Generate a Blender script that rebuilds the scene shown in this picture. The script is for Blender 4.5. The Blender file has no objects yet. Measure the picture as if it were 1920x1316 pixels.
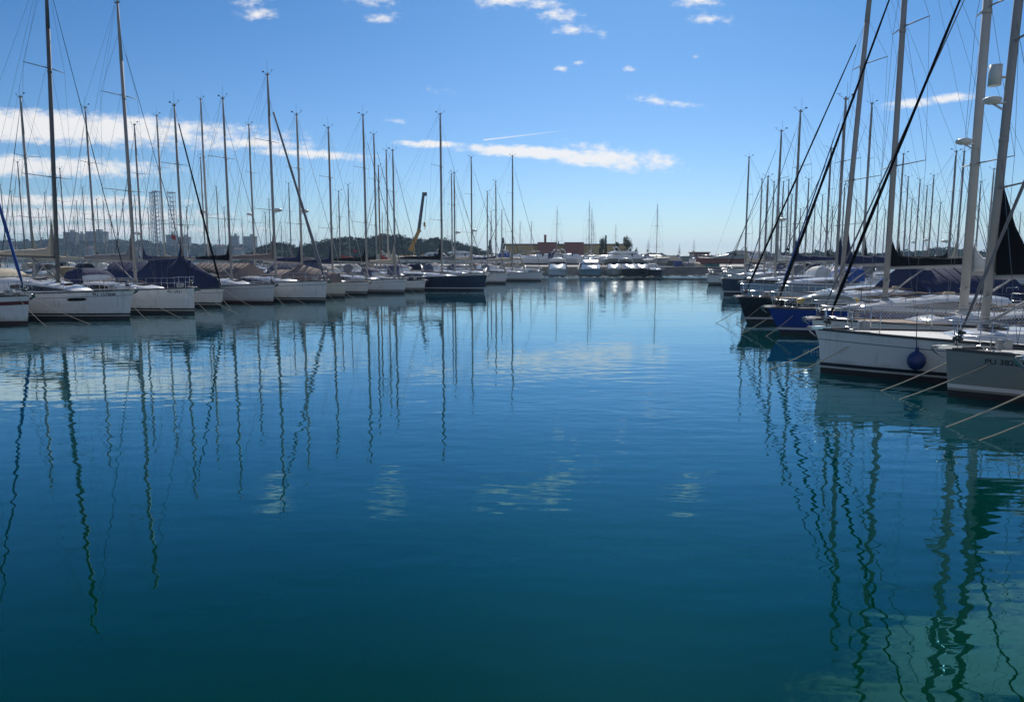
import bpy, math, random
from mathutils import Vector, Matrix
R = math.radians
rng = random.Random(7)
scene = bpy.context.scene
COL = scene.collection

# ------------------------------------------------------------------ camera
CAM_H, F, PITCH = 2.9, 1350.0, R(7.26)
cam_d = bpy.data.cameras.new('camera'); cam = bpy.data.objects.new('camera', cam_d); COL.objects.link(cam)
cam.location = (0, 0, CAM_H); cam.rotation_euler = (R(90) - PITCH, 0, 0)
cam_d.sensor_width = 36; cam_d.lens = 36 * F / 1920; cam_d.clip_end = 12000; cam_d.clip_start = 0.1
scene.camera = cam
CP, SP = math.cos(PITCH), math.sin(PITCH)

def ray(px, py):
    a, b = (px - 960) / F, (658 - py) / F
    return Vector((a, CP + b * SP, -SP + b * CP))
def ground(px, py, z=0.0):
    d = ray(px, py); t = (z - CAM_H) / d.z
    return Vector((d.x * t, d.y * t, z))
def at(px, py, Y):
    d = ray(px, py); t = Y / d.y
    return Vector((d.x * t, Y, CAM_H + d.z * t))
def proj(p):
    x, y, z = p[0], p[1], p[2] - CAM_H
    f = y * CP - z * SP; u = y * SP + z * CP
    return 960 + F * x / f, 658 - F * u / f

# ------------------------------------------------------------------ materials
MATS = {}
def mat(name, col, rough=0.5, metal=0.0, var=0.0, vscale=3.0, bump=0.0, bscale=20.0, spec=0.5, coat=0.0, stretch=None):
    m = bpy.data.materials.new(name); m.use_nodes = True
    nt = m.node_tree; b = nt.nodes['Principled BSDF']
    b.inputs['Base Color'].default_value = (*col, 1); b.inputs['Roughness'].default_value = rough
    b.inputs['Metallic'].default_value = metal; b.inputs['Specular IOR Level'].default_value = spec
    b.inputs['Coat Weight'].default_value = coat; b.inputs['Coat Roughness'].default_value = 0.08
    if var or bump:
        tc = nt.nodes.new('ShaderNodeTexCoord'); src = tc.outputs['Object']
        if stretch:
            mp = nt.nodes.new('ShaderNodeMapping'); mp.inputs['Scale'].default_value = stretch
            nt.links.new(src, mp.inputs['Vector']); src = mp.outputs['Vector']
    if var:
        n = nt.nodes.new('ShaderNodeTexNoise'); n.inputs['Scale'].default_value = vscale; n.inputs['Detail'].default_value = 6
        n.inputs['Roughness'].default_value = 0.65
        nt.links.new(src, n.inputs['Vector'])
        r = nt.nodes.new('ShaderNodeValToRGB')
        r.color_ramp.elements[0].position = 0.3; r.color_ramp.elements[1].position = 0.7
        r.color_ramp.elements[0].color = (*[c * (1 - var) for c in col], 1)
        r.color_ramp.elements[1].color = (*[min(1, c * (1 + var)) for c in col], 1)
        nt.links.new(n.outputs['Fac'], r.inputs['Fac']); nt.links.new(r.outputs['Color'], b.inputs['Base Color'])
        rr = nt.nodes.new('ShaderNodeMapRange'); rr.inputs[3].default_value = rough * 0.8; rr.inputs[4].default_value = min(1, rough * 1.25)
        nt.links.new(n.outputs['Fac'], rr.inputs[0]); nt.links.new(rr.outputs[0], b.inputs['Roughness'])
    if bump:
        n2 = nt.nodes.new('ShaderNodeTexNoise'); n2.inputs['Scale'].default_value = bscale; n2.inputs['Detail'].default_value = 4
        nt.links.new(src, n2.inputs['Vector'])
        bp = nt.nodes.new('ShaderNodeBump'); bp.inputs['Strength'].default_value = bump; bp.inputs['Distance'].default_value = 0.05
        nt.links.new(n2.outputs['Fac'], bp.inputs['Height']); nt.links.new(bp.outputs['Normal'], b.inputs['Normal'])
    MATS[name] = m
    return m
gel = dict(rough=0.22, var=0.05, vscale=0.8, coat=0.4, stretch=(0.6, 0.6, 2.5))
mat('white_gelcoat', (0.78, 0.79, 0.79), **gel); mat('grey_gelcoat', (0.22, 0.25, 0.24), **gel); mat('cream_gelcoat', (0.66, 0.64, 0.56), **gel)
mat('navy_gelcoat', (0.012, 0.018, 0.05), **gel); mat('black_gelcoat', (0.012, 0.013, 0.016), **gel); mat('blue_gelcoat', (0.012, 0.05, 0.30), **gel)
mat('pale_blue_gelcoat', (0.30, 0.42, 0.52), **gel)
mat('antifoul', (0.018, 0.018, 0.022), 0.7, var=0.4, vscale=4); mat('antifoul_red', (0.045, 0.014, 0.014), 0.7, var=0.4, vscale=4)
mat('stripe_navy', (0.010, 0.012, 0.022), 0.3); mat('stripe_red', (0.12, 0.016, 0.014), 0.3); mat('stripe_grey', (0.2, 0.22, 0.25), 0.3); mat('stripe_white', (0.7, 0.7, 0.7), 0.3)
mat('deck_white', (0.68, 0.67, 0.63), 0.55, var=0.08, vscale=2, bump=0.1, bscale=60)
mat('teak', (0.33, 0.22, 0.13), 0.65, var=0.25, vscale=6, stretch=(1, 14, 1))
mat('dark_glass', (0.012, 0.014, 0.018), 0.06, spec=0.6); mat('clear_vinyl', (0.55, 0.58, 0.6), 0.12)
mat('alu', (0.36, 0.355, 0.35), 0.62, 0.15, spec=0.25, var=0.12, vscale=1.5, stretch=(1, 1, 0.15)); mat('alu_white', (0.54, 0.52, 0.48), 0.6, 0.0, var=0.08, vscale=2)
mat('alu_dark', (0.05, 0.05, 0.055), 0.4, 0.3); mat('steel', (0.62, 0.62, 0.62), 0.18, 1.0); mat('wire', (0.16, 0.17, 0.18), 0.4, 0.7)
mat('alu_grey', (0.14, 0.145, 0.155), 0.6, 0.15, spec=0.25, var=0.15, vscale=1.5); mat('wood_mast', (0.30, 0.17, 0.08), 0.45, var=0.25, vscale=3, stretch=(6, 6, 0.3))
cv = dict(rough=0.9, var=0.14, vscale=2.5, bump=0.5, bscale=5)
mat('canvas_navy', (0.012, 0.02, 0.075), **cv); mat('canvas_black', (0.006, 0.007, 0.010), rough=1.0, var=0.14, vscale=2.5, bump=0.3, bscale=5, spec=0.1); mat('canvas_grey', (0.20, 0.20, 0.21), **cv)
mat('canvas_taupe', (0.24, 0.185, 0.165), **cv); mat('canvas_beige', (0.50, 0.44, 0.34), **cv); mat('canvas_blue', (0.02, 0.08, 0.30), **cv)
mat('canvas_green', (0.02, 0.10, 0.09), **cv); mat('canvas_white', (0.65, 0.64, 0.6), **cv); mat('canvas_red', (0.30, 0.04, 0.03), **cv)
mat('canvas_slate', (0.085, 0.095, 0.15), **cv)
mat('rope', (0.46, 0.41, 0.32), 0.9, var=0.2, vscale=20); mat('rope_dark', (0.05, 0.06, 0.08), 0.9)
mat('rubber', (0.02, 0.02, 0.02), 0.6); mat('plastic_white', (0.72, 0.72, 0.68), 0.35, var=0.06, vscale=4); mat('plastic_blue', (0.012, 0.035, 0.16), 0.35, var=0.15, vscale=5)
mat('plastic_yellow', (0.62, 0.40, 0.03), 0.45, var=0.15, vscale=4); mat('plastic_orange', (0.6, 0.2, 0.04), 0.5)
mat('galvanised', (0.35, 0.36, 0.36), 0.5, 0.8, var=0.2, vscale=10)
mat('concrete', (0.34, 0.32, 0.29), 0.9, var=0.2, vscale=0.6, bump=0.3, bscale=8); mat('quay_stone', (0.20, 0.19, 0.18), 0.9, var=0.35, vscale=0.8, bump=0.5, bscale=3)
mat('planks', (0.30, 0.26, 0.22), 0.8, var=0.25, vscale=5, stretch=(1, 1, 1))
mat('yellow_plaster', (0.42, 0.32, 0.14), 0.9, var=0.12, vscale=0.5); mat('brick_red', (0.22, 0.085, 0.07), 0.9, var=0.18, vscale=1.2); mat('brick_dark', (0.16, 0.06, 0.05), 0.9)
mat('roof_dark', (0.13, 0.09, 0.07), 0.8, var=0.2); mat('window_far', (0.12, 0.13, 0.14), 0.5); mat('window_dark', (0.03, 0.035, 0.045), 0.15); mat('plaster_pale', (0.24, 0.24, 0.24), 0.9, var=0.1, vscale=0.1)
mat('roof_tile', (0.20, 0.10, 0.07), 0.85, var=0.2, vscale=0.3)
mat('tent_cloth', (0.55, 0.49, 0.38), 0.8, var=0.08, vscale=0.5); mat('container_blue', (0.015, 0.045, 0.26), 0.5, var=0.1); mat('turquoise', (0.03, 0.30, 0.33), 0.7)
mat('crane_yellow', (0.40, 0.23, 0.03), 0.5, var=0.1, vscale=1); mat('crane_dark', (0.05, 0.055, 0.07), 0.5); mat('lattice_grey', (0.36, 0.37, 0.39), 0.6)
mat('earth', (0.10, 0.10, 0.06), 0.95, var=0.35, vscale=0.02); mat('hill_green', (0.022, 0.032, 0.018), 1.0, spec=0.0, var=0.4, vscale=0.02)
mat('bark', (0.07, 0.05, 0.035), 0.9, var=0.3, vscale=6)
def weather(name):
    m = MATS[name]; nt = m.node_tree; b = nt.nodes['Principled BSDF']; src = b.inputs['Base Color'].links[0].from_socket; N = nt.nodes.new; L_ = nt.links.new
    tc = N('ShaderNodeTexCoord'); sp = N('ShaderNodeSeparateXYZ'); L_(tc.outputs['Object'], sp.inputs[0])
    mp = N('ShaderNodeMapping'); mp.inputs['Scale'].default_value = (5, 5, 0.35); L_(tc.outputs['Object'], mp.inputs['Vector'])
    n = N('ShaderNodeTexNoise'); n.inputs['Scale'].default_value = 1.6; n.inputs['Detail'].default_value = 5; L_(mp.outputs[0], n.inputs['Vector'])
    st = N('ShaderNodeMapRange'); st.inputs[1].default_value = 0.55; st.inputs[2].default_value = 0.80; st.inputs[4].default_value = 0.38; L_(n.outputs['Fac'], st.inputs[0])
    n2 = N('ShaderNodeTexNoise'); n2.inputs['Scale'].default_value = 2.5; n2.inputs['Detail'].default_value = 5; L_(tc.outputs['Object'], n2.inputs['Vector'])
    ad = N('ShaderNodeMath'); ad.operation = 'MULTIPLY_ADD'; ad.inputs[1].default_value = 0.45; L_(n2.outputs['Fac'], ad.inputs[0]); L_(sp.outputs['Z'], ad.inputs[2])
    sc = N('ShaderNodeMapRange'); sc.inputs[1].default_value = 0.62; sc.inputs[2].default_value = 0.40; sc.inputs[4].default_value = 0.55; L_(ad.outputs[0], sc.inputs[0])
    mx = N('ShaderNodeMath'); mx.operation = 'MAXIMUM'; L_(st.outputs[0], mx.inputs[0]); L_(sc.outputs[0], mx.inputs[1])
    mix = N('ShaderNodeMix'); mix.data_type = 'RGBA'; mix.inputs[7].default_value = (0.30, 0.27, 0.20, 1) if name[0] in 'wgcp' else (0.05, 0.05, 0.05, 1); L_(mx.outputs[0], mix.inputs[0]); L_(src, mix.inputs[6]); L_(mix.outputs[2], b.inputs['Base Color'])
for k_ in list(MATS):
    if k_.endswith('gelcoat'): weather(k_)
def leafmat(name, a, b, sc):
    m = mat(name, a, 1.0, spec=0.0)
    nt = m.node_tree; bs = nt.nodes['Principled BSDF']
    g = nt.nodes.new('ShaderNodeNewGeometry'); r = nt.nodes.new('ShaderNodeValToRGB')
    r.color_ramp.elements[0].color = (*a, 1); r.color_ramp.elements[1].color = (*b, 1)
    nt.links.new(g.outputs['Random Per Island'], r.inputs['Fac']); nt.links.new(r.outputs['Color'], bs.inputs['Base Color'])
leafmat('leaf_pine', (0.020, 0.034, 0.018), (0.042, 0.060, 0.028), 1); leafmat('leaf_dark', (0.022, 0.040, 0.02), (0.05, 0.075, 0.03), 1)
leafmat('leaf_far', (0.022, 0.034, 0.022), (0.042, 0.056, 0.032), 1); leafmat('leaf_pale', (0.12, 0.12, 0.07), (0.20, 0.18, 0.11), 1)

# ------------------------------------------------------------------ mesh builder
class MB:
    def __init__(s): s.v = []; s.f = []; s.m = []; s.sm = []; s.mi = 0; s.smooth = False
    def quad(s, *idx, smooth=None):
        s.f.append(idx); s.m.append(s.mi); s.sm.append(s.smooth if smooth is None else smooth)
    def pt(s, p): s.v.append(tuple(p)); return len(s.v) - 1
    def tube(s, p0, p1, r0, r1=None, n=6, caps=True, sx=1.0, ref=None):
        p0, p1 = Vector(p0), Vector(p1); r1 = r0 if r1 is None else r1
        d = p1 - p0
        if d.length < 1e-6: return
        d.normalize(); up = Vector(ref) if ref else (Vector((0, 0, 1)) if abs(d.z) < 0.95 else Vector((1, 0, 0)))
        a = (up - d * up.dot(d)).normalized(); b = d.cross(a)
        k = len(s.v)
        for p, r in ((p0, r0), (p1, r1)):
            for i in range(n):
                t = 2 * math.pi * i / n
                s.v.append(tuple(p + a * (math.cos(t) * r) + b * (math.sin(t) * r * sx)))
        for i in range(n):
            j = (i + 1) % n; s.quad(k + i, k + j, k + n + j, k + n + i, smooth=n > 4)
        if caps:
            s.quad(*range(k + n - 1, k - 1, -1), smooth=False); s.quad(*range(k + n, k + 2 * n), smooth=False)
    def path(s, pts, r, n=5, close=False):
        pts = [Vector(p) for p in pts]
        if close: pts = pts + [pts[0]]
        k0 = len(s.v); N = len(pts)
        for q, p in enumerate(pts):
            d = (pts[min(q + 1, N - 1)] - pts[max(q - 1, 0)]).normalized()
            up = Vector((0, 0, 1)) if abs(d.z) < 0.9 else Vector((1, 0, 0))
            a = (up - d * up.dot(d)).normalized(); b = d.cross(a); rr = r[q] if isinstance(r, (list, tuple)) else r
            for i in range(n):
                t = 2 * math.pi * i / n; s.v.append(tuple(p + (a * math.cos(t) + b * math.sin(t)) * rr))
        for q in range(N - 1):
            for i in range(n):
                j = (i + 1) % n; k = k0 + q * n; s.quad(k + i, k + j, k + n + j, k + n + i, smooth=True)
        s.quad(*range(k0 + n - 1, k0 - 1, -1), smooth=False); s.quad(*range(k0 + (N - 1) * n, k0 + N * n), smooth=False)
    def box(s, c, size, rz=0.0):
        k = len(s.v); ca, sa = math.cos(rz), math.sin(rz)
        for dz in (-1, 1):
            for dx, dy in ((-1, -1), (1, -1), (1, 1), (-1, 1)):
                x, y = dx * size[0] / 2, dy * size[1] / 2
                s.v.append((c[0] + x * ca - y * sa, c[1] + x * sa + y * ca, c[2] + dz * size[2] / 2))
        for f in ((3, 2, 1, 0), (4, 5, 6, 7), (0, 1, 5, 4), (1, 2, 6, 5), (2, 3, 7, 6), (3, 0, 4, 7)):
            s.quad(*[k + i for i in f], smooth=False)
    def loft(s, rings, closed=False, cap0=False, cap1=False, smooth=True, mats=None):
        k = len(s.v); n = len(rings[0])
        for r in rings:
            for p in r: s.v.append(tuple(p))
        for q in range(len(rings) - 1):
            for i in range(n if closed else n - 1):
                j = (i + 1) % n
                if mats: s.mi = mats[i]
                s.quad(k + q * n + i, k + q * n + j, k + (q + 1) * n + j, k + (q + 1) * n + i, smooth=smooth)
        if cap0: s.quad(*range(k + n - 1, k - 1, -1), smooth=False)
        if cap1: s.quad(*range(k + (len(rings) - 1) * n, k + len(rings) * n), smooth=False)
    def ball(s, c, r, nu=10, nv=7, sc=(1, 1, 1)):
        rings = []
        for i in range(nv + 1):
            t = math.pi * i / nv
            rr = max(math.sin(t), 0.02)
            rings.append([(c[0] + r * sc[0] * rr * math.cos(2 * math.pi * j / nu), c[1] + r * sc[1] * rr * math.sin(2 * math.pi * j / nu), c[2] - r * sc[2] * math.cos(t)) for j in range(nu)])
        s.loft(rings, closed=True, cap0=True, cap1=True)
    def build(s, name, mats, parent=None):
        me = bpy.data.meshes.new(name); me.from_pydata(s.v, [], [tuple(f) for f in s.f])
        if not isinstance(mats, (list, tuple)): mats = [mats]
        for m in mats: me.materials.append(MATS[m] if isinstance(m, str) else m)
        me.polygons.foreach_set('material_index', s.m); me.polygons.foreach_set('use_smooth', s.sm); me.update()
        o = bpy.data.objects.new(name, me); COL.objects.link(o)
        if parent: o.parent = parent
        return o

def tag(o, label=None, cat=None, group=None, kind=None):
    if label: o['label'] = label
    if cat: o['category'] = cat
    if group: o['group'] = group
    if kind: o['kind'] = kind
    return o
def empty(name, loc, rz=0.0):
    o = bpy.data.objects.new(name, None); COL.objects.link(o); o.location = loc; o.rotation_euler = (0, 0, rz); o.empty_display_size = 0.3
    return o

# ------------------------------------------------------------------ the sailing yacht
class Hull:
    """half breadths and sheer of one hull; x forward, origin at midship on the waterline, stem at x = L/2"""
    def __init__(s, L, B, fb, rake=0.25, stern=0.80):
        s.L, s.B, s.fb, s.rake, s.stern = L, B, fb, rake, stern
    def sheer(s, t): return s.fb * (0.80 + 0.20 * t ** 2.0)
    def bs(s, t):
        if t < 0.4: return s.B / 2 * (1 - (1 - s.stern) * ((0.4 - t) / 0.4) ** 2)
        return s.B / 2 * max(0.0, 1 - ((t - 0.4) / 0.6) ** 2.3)
    def bw(s, t):
        if t < 0.42: return s.B / 2 * 0.86 * (1 - 0.34 * ((0.42 - t) / 0.42) ** 2)
        return s.B / 2 * 0.86 * max(0.0, 1 - ((t - 0.42) / 0.58) ** 1.75)
    def p(s, t, z, side=1, out=0.0):
        sh = s.sheer(t); u = max(0.0, min(1.0, z / sh))
        y = s.bw(t) + (s.bs(t) - s.bw(t)) * u ** 0.75
        if z < 0: y *= math.sqrt(max(0.0, 1 - (z / 0.6) ** 2))
        x = -s.L / 2 + s.L * t + s.rake * u * t ** 6 + (0.22 * u * (1 - t) ** 8 if s.stern else 0)
        return Vector((x, side * (y + out), z))

def hull_text(h, txt, t0, z0, size, side, parent, m='stripe_navy', name='registration_number'):
    cu = bpy.data.curves.new(name, 'FONT'); cu.body = txt; cu.size = size; cu.align_x = 'CENTER'; cu.align_y = 'CENTER'; cu.offset = size * 0.012
    tmp = bpy.data.objects.new(name, cu); COL.objects.link(tmp)
    bpy.context.view_layer.update()
    me0 = tmp.to_mesh(); vs = [v.co.copy() for v in me0.vertices]; fs = [tuple(p.vertices) for p in me0.polygons]; tmp.to_mesh_clear()
    bpy.data.objects.remove(tmp); bpy.data.curves.remove(cu)
    me = bpy.data.meshes.new(name)
    out = []
    for v in vs:
        # starboard side (y<0) seen with the bow to the right; port side mirrored
        t = t0 + (v.x if side < 0 else -v.x) / h.L
        out.append(tuple(h.p(t, z0 + v.y, side, 0.012)))
    me.from_pydata(out, [], fs); me.materials.append(MATS[m]); me.update()
    o = bpy.data.objects.new(name, me); COL.objects.link(o); o.parent = parent
    return o

def yacht(loc, rz, label, group, L=12.0, B=3.8, fb=1.35, H=16.0, hull='white_gelcoat', boot='stripe_navy', cove='stripe_grey', covew=0.025,
          anti='antifoul', mastc='alu', mfrac=0.40, canvas='canvas_navy', hood=True, bimini=False, cover=None, sail='canvas_navy', furl=0.045, furlc='canvas_navy',
          stayf=0.94, radar=0, domeside=1, spread=2, rise=1.3, deckm='deck_white', detail=2, net=False, reg=None, regt=0.80, regz=None, name_txt=None,
          portlight=False, pulpit=True, bowgear=True, mast=True, cabin=1.0, sidefenders=0, mizzen=None, mw=1.0, flag=None, dom2=False, risew=0.34, lean=0.0, domer=1.0, coverh=None, wint=(0.33, 0.64), regs=0.2, boomh=1.25, rake=0.22, covert=(0.05, 0.93)):
    r = empty('sailing_yacht', loc, rz); tag(r, label, 'sailing yacht', group)
    h = Hull(L, B, fb, rake)
    ns = 26 if detail >= 2 else 16
    ts = [1 - (1 - i / ns) ** 1.25 for i in range(ns + 1)]
    # hull, one skin with its painted bands
    low = [-0.30, 0.0, 0.15, 0.20, 0.285]
    def levels(t):
        sh = h.sheer(t); top = [sh - 0.24 - covew, sh - 0.24, sh - 0.05, sh]
        mid = [0.285 + (top[0] - 0.285) * 0.5]
        return low + mid + top
    mats = [1, 1, 0, 2, 0, 0, 3, 0, 0]
    mb = MB()
    for side in (1, -1):
        rings = [[h.p(t, z, side) for z in levels(t)] for t in ts]
        if side < 0: rings = rings[::-1]
        mb.loft(rings, mats=mats)
    # transom
    mb.mi = 0
    a = [h.p(0, z, 1) for z in levels(0)]; b = [h.p(0, z, -1) for z in levels(0)]
    mb.loft([b, a], smooth=False)
    mb.build('hull', [hull, anti, boot, cove], r)
    # deck
    mb = MB()
    rings = []
    for t in ts:
        sh = h.sheer(t) - 0.02; w = h.bs(t); x = h.p(t, sh).x
        rings.append([(x, -w, sh), (x, -w * 0.5, sh + 0.05 * w / 1.9), (x, 0, sh + 0.07 * w / 1.9), (x, w * 0.5, sh + 0.05 * w / 1.9), (x, w, sh)])
    mb.loft(rings); mb.build('deck', deckm, r)
    mb = MB()
    for side in (1, -1):
        rr = []
        for t in ts:
            q = h.p(t, h.sheer(t), side); w = q.y
            rr.append([(q.x, w, q.z - 0.03), (q.x, w + side * 0.012, q.z - 0.03), (q.x, w + side * 0.012, q.z + 0.035), (q.x, w - side * 0.03, q.z + 0.035), (q.x, w - side * 0.03, q.z - 0.01)])
        mb.loft(rr, smooth=False)
    mb.build('toe_rail', 'alu_dark' if hull != 'cream_gelcoat' else 'teak', r)
    # coachroof
    def dz(t): return h.sheer(t) + 0.045
    def ch(t):
        if t > 0.78: return 0.0
        if t > 0.5: return 0.40 * cabin * min(1.0, ((0.78 - t) / 0.28)) ** 0.65
        return 0.40 * cabin + 0.05 * (0.5 - t)
    def cw(t): return min(h.bs(t) * 0.66, h.B * 0.30)
    cts = [0.28 + 0.5 * i / 12 for i in range(13)]
    mb = MB(); rings = []
    for t in cts:
        x = -L / 2 + L * t; w = cw(t) * (1 - 0.25 * max(0, (t - 0.5) / 0.28) ** 2); z = dz(t) - 0.05; c = ch(t)
        rings.append([(x, -w, z), (x, -w * 0.94, z + c * 0.75 + 0.03), (x, -w * 0.78, z + c + 0.04), (x, 0, z + c * 1.08 + 0.06), (x, w * 0.78, z + c + 0.04), (x, w * 0.94, z + c * 0.75 + 0.03), (x, w, z)])
    mb.loft(rings, cap0=True, cap1=True); cabo = mb.build('coachroof', 'white_gelcoat' if hull != 'cream_gelcoat' else 'cream_gelcoat', r)
    if detail >= 1:
        for side in (1, -1):
            mb = MB(); rr = []
            for i in range(9):
                t = wint[0] + (wint[1] - wint[0]) * i / 8
                x = -L / 2 + L * t; w = cw(t) * (1 - 0.25 * max(0, (t - 0.5) / 0.28) ** 2); z = dz(t) - 0.05; c = ch(t)
                e = math.sin(math.pi * min(1, 0.06 + i / 8 * 0.94)) ** 0.5
                mid, hh = 0.62, 0.36 * e
                def sp(u): return (x, side * (w * (1 - 0.06 * u) + 0.010), z + (c * 0.75 + 0.03) * u)
                rr.append([sp(mid - hh), sp(mid + hh)])
            mb.loft(rr); mb.build('cabin_window', 'dark_glass', cabo)
    if detail >= 2:
        for tt in (0.70, 0.56):
            mb = MB(); x = -L / 2 + L * tt; mb.box((x, 0, dz(tt) + ch(tt) * 1.08 + 0.03), (0.5, 0.5, 0.06)); mb.build('deck_hatch', 'dark_glass', r)
        mb = MB()
        for side in (1, -1):
            pts = []
            for i in range(7):
                t = 0.34 + 0.3 * i / 6
                pts.append((-L / 2 + L * t, side * cw(t) * 0.72, dz(t) + ch(t) + 0.07 + (0.05 if i % 2 else 0.0)))
            mb.path(pts, 0.016)
        mb.build('handrail', 'teak', r)
        for side in (1, -1):
            for tt in (0.24, 0.30):
                mb = MB(); x = -L / 2 + L * tt; y = side * h.bs(tt) * 0.70; z = dz(tt) + 0.22; mb.tube((x, y, z), (x, y, z + 0.09), 0.085, 0.06, n=10); mb.tube((x, y, z + 0.09), (x, y, z + 0.15), 0.075, n=10); mb.build('winch', 'steel', r)
        for side in (1, -1):
            for tt in (0.94, 0.60):
                q = h.p(tt, h.sheer(tt), side); mb = MB(); mb.tube((q.x - .13, q.y - side * .10, q.z + .06), (q.x + .13, q.y - side * .10, q.z + .06), .018, n=5); mb.tube((q.x, q.y - side * .10, q.z - .02), (q.x, q.y - side * .10, q.z + .06), .022, n=5); mb.build('cleat', 'steel', r)
        mb = MB(); x = L / 2 - 0.95; mb.box((x, 0, h.sheer(.93) + 0.16), (0.26, 0.2, 0.2)); mb.tube((x, -.2, h.sheer(.93) + .18), (x, .2, h.sheer(.93) + .18), .07, n=9); mb.build('windlass', 'galvanised', r)
        mb = MB(); q0 = L / 2 - L * mfrac - 0.12
        for k, y in enumerate((-0.22, -0.14, 0.14, 0.22)): mb.path([(q0, y, dz(1 - mfrac) + ch(1 - mfrac) + 0.10), (q0 - L * 0.12, y * 2.2, dz(0.45) + ch(0.45) + 0.09), (-L / 2 + L * 0.36, y * 2.3, dz(0.36) + ch(0.36) + 0.10)], 0.010, n=4)
        mb.build('running_line', ['rope_dark'], r)
        mb = MB(); x = -L / 2 + L * 0.45
        mb.path([(x + 0.22 * math.cos(k * 0.7) * (1 - k * 0.008), 0.35 + 0.22 * math.sin(k * 0.7), dz(.45) + ch(.45) + 0.08 + k * 0.003) for k in range(36)], 0.012, n=4); mb.build('coiled_rope', 'rope', r)
    # cockpit coamings and wheel
    mb = MB()
    for side in (1, -1):
        rr = []
        for i in range(6):
            t = 0.03 + 0.26 * i / 5; w = h.bs(t) * 0.72; x = -L / 2 + L * t; z = dz(t) - 0.06; c = 0.18 + 0.16 * i / 5
            rr.append([(x, side * (w + 0.14), z), (x, side * (w + 0.08), z + c), (x, side * (w - 0.10), z + c), (x, side * (w - 0.14), z)])
        mb.loft(rr, closed=True, cap0=True, cap1=True, smooth=False)
    mb.build('cockpit_coaming', 'white_gelcoat', r)
    if detail >= 2 and not cover:
        mb = MB(); x = -L / 2 + L * 0.10
        mb.path([(x, 0.45 * math.cos(a * math.pi / 8), dz(0.1) + 0.55 + 0.45 * math.sin(a * math.pi / 8)) for a in range(16)], 0.018, close=True)
        for a in range(4): mb.tube((x, 0, dz(.1) + .55), (x, .44 * math.cos(a * math.pi / 2 + .4), dz(.1) + .55 + .44 * math.sin(a * math.pi / 2 + .4)), .01, n=4)
        mb.box((x + 0.12, 0, dz(0.1) + 0.3), (0.2, 0.25, 0.75)); mb.build('steering_wheel', 'steel', r)
    # sprayhood
    if hood and not cover:
        mb = MB(); x0 = -L / 2 + L * 0.38; w = cw(0.33) * 1.08; z = dz(0.33) + 0.05; rr = []
        prof = [(1.0, 0.10), (0.72, 0.80), (0.30, 1.02), (-0.25, 1.10), (-1.0, 1.05)]
        for q, (dx, hh) in enumerate(prof):
            ring = []
            for j in range(11):
                a = math.pi * j / 10
                ring.append((x0 + dx * 0.62 - 0.3, -w * math.copysign(abs(math.cos(a)) ** 0.6, math.cos(a)), z + 0.18 * (q > 0) + hh * (0.95 if q else 0.6) * math.sin(a) ** 0.55 * 0.95))
            rr.append(ring)
        mb.loft(rr); sh_o = mb.build('sprayhood', canvas, r)
        if detail >= 1:
            mb = MB(); a, b = rr[0][3:8], rr[1][3:8]
            def lerp(u): return [Vector(p) * (1 - u) + Vector(q) * u + Vector((0.015, 0, 0.012)) for p, q in zip(a, b)]
            mb.loft([lerp(0.22), lerp(0.85)]); mb.build('hood_window', 'clear_vinyl', sh_o)
    if bimini and not cover:
        mb = MB(); rr = []; zb = dz(0.12) + 2.0
        for dx, dh in ((-0.02, -0.12), (0.04, 0.0), (0.11, 0.05), (0.18, 0.0), (0.23, -0.12)):
            rr.append([(-L / 2 + L * dx, B * 0.36 * math.sin(a * math.pi / 6), zb + dh - 0.14 * abs(a / 3) ** 2) for a in range(-3, 4)])
        mb.loft(rr); bo = mb.build('bimini', canvas, r)
        for side in (1, -1):
            mb = MB()
            for dx, x2 in ((-0.02, 0.08), (0.11, 0.09), (0.23, 0.10)): mb.tube((-L / 2 + L * dx, side * B * 0.355, zb - 0.14), (-L / 2 + L * x2, side * B * 0.36, dz(0.1)), 0.014, n=5)
            mb.build('bimini_frame', 'steel', bo)
    # mast, boom and rigging
    xm = L / 2 - L * mfrac; tm = 1 - mfrac; zb = dz(tm) + ch(tm) + 0.04
    if mast:
        zt = H; mx = lambda z: xm + lean * (z - zb) / (zt - zb)
        mb = MB(); rm = 0.105 * (H / 16) ** 0.8 * mw
        mb.tube((xm, 0, zb), (mx(zb + (zt - zb) * 0.8), 0, zb + (zt - zb) * 0.8), rm, rm, n=12, sx=0.68, ref=(1, 0, 0))
        mb.tube((mx(zb + (zt - zb) * 0.8), 0, zb + (zt - zb) * 0.8), (mx(zt), 0, zt), rm, rm * 0.62, n=12, sx=0.68, ref=(1, 0, 0))
        mb.box((mx(zt) - 0.03, 0, zt + 0.03), (rm * 3.0, 0.10, 0.06)); mb.tube((xm, 0, zb - 0.05), (xm, 0, zb + 0.06), rm * 1.45, n=12)
        if detail >= 2:
            for k in range(5): mb.tube((xm - rm * 0.9, -0.05 + 0.025 * k, zb + 1.1), (mx(zt) - rm * 0.7, -0.03 + 0.015 * k, zt - 0.5), 0.006, n=4)
            for s2 in (1, -1):
                mb.tube((xm, s2 * rm * 0.6, zb + 0.75), (xm, s2 * (rm * 0.6 + 0.10), zb + 0.75), 0.055, n=8)
        for f in (0.34, 0.67): z = zb + (zt - zb) * f; mb.tube((mx(z), 0, z - 0.06), (mx(z), 0, z + 0.06), rm * 1.10, n=12, sx=0.70, ref=(1, 0, 0))
        mo = mb.build('mast', mastc, r)
        mb = MB(); mb.tube((xm - rm * 1.0, 0, zb + 0.6), (mx(zt) - rm * 0.75, 0, zt - 0.3), 0.018, n=4); mb.build('sail_track', 'alu_dark', mo)
        mb = MB()
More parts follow.
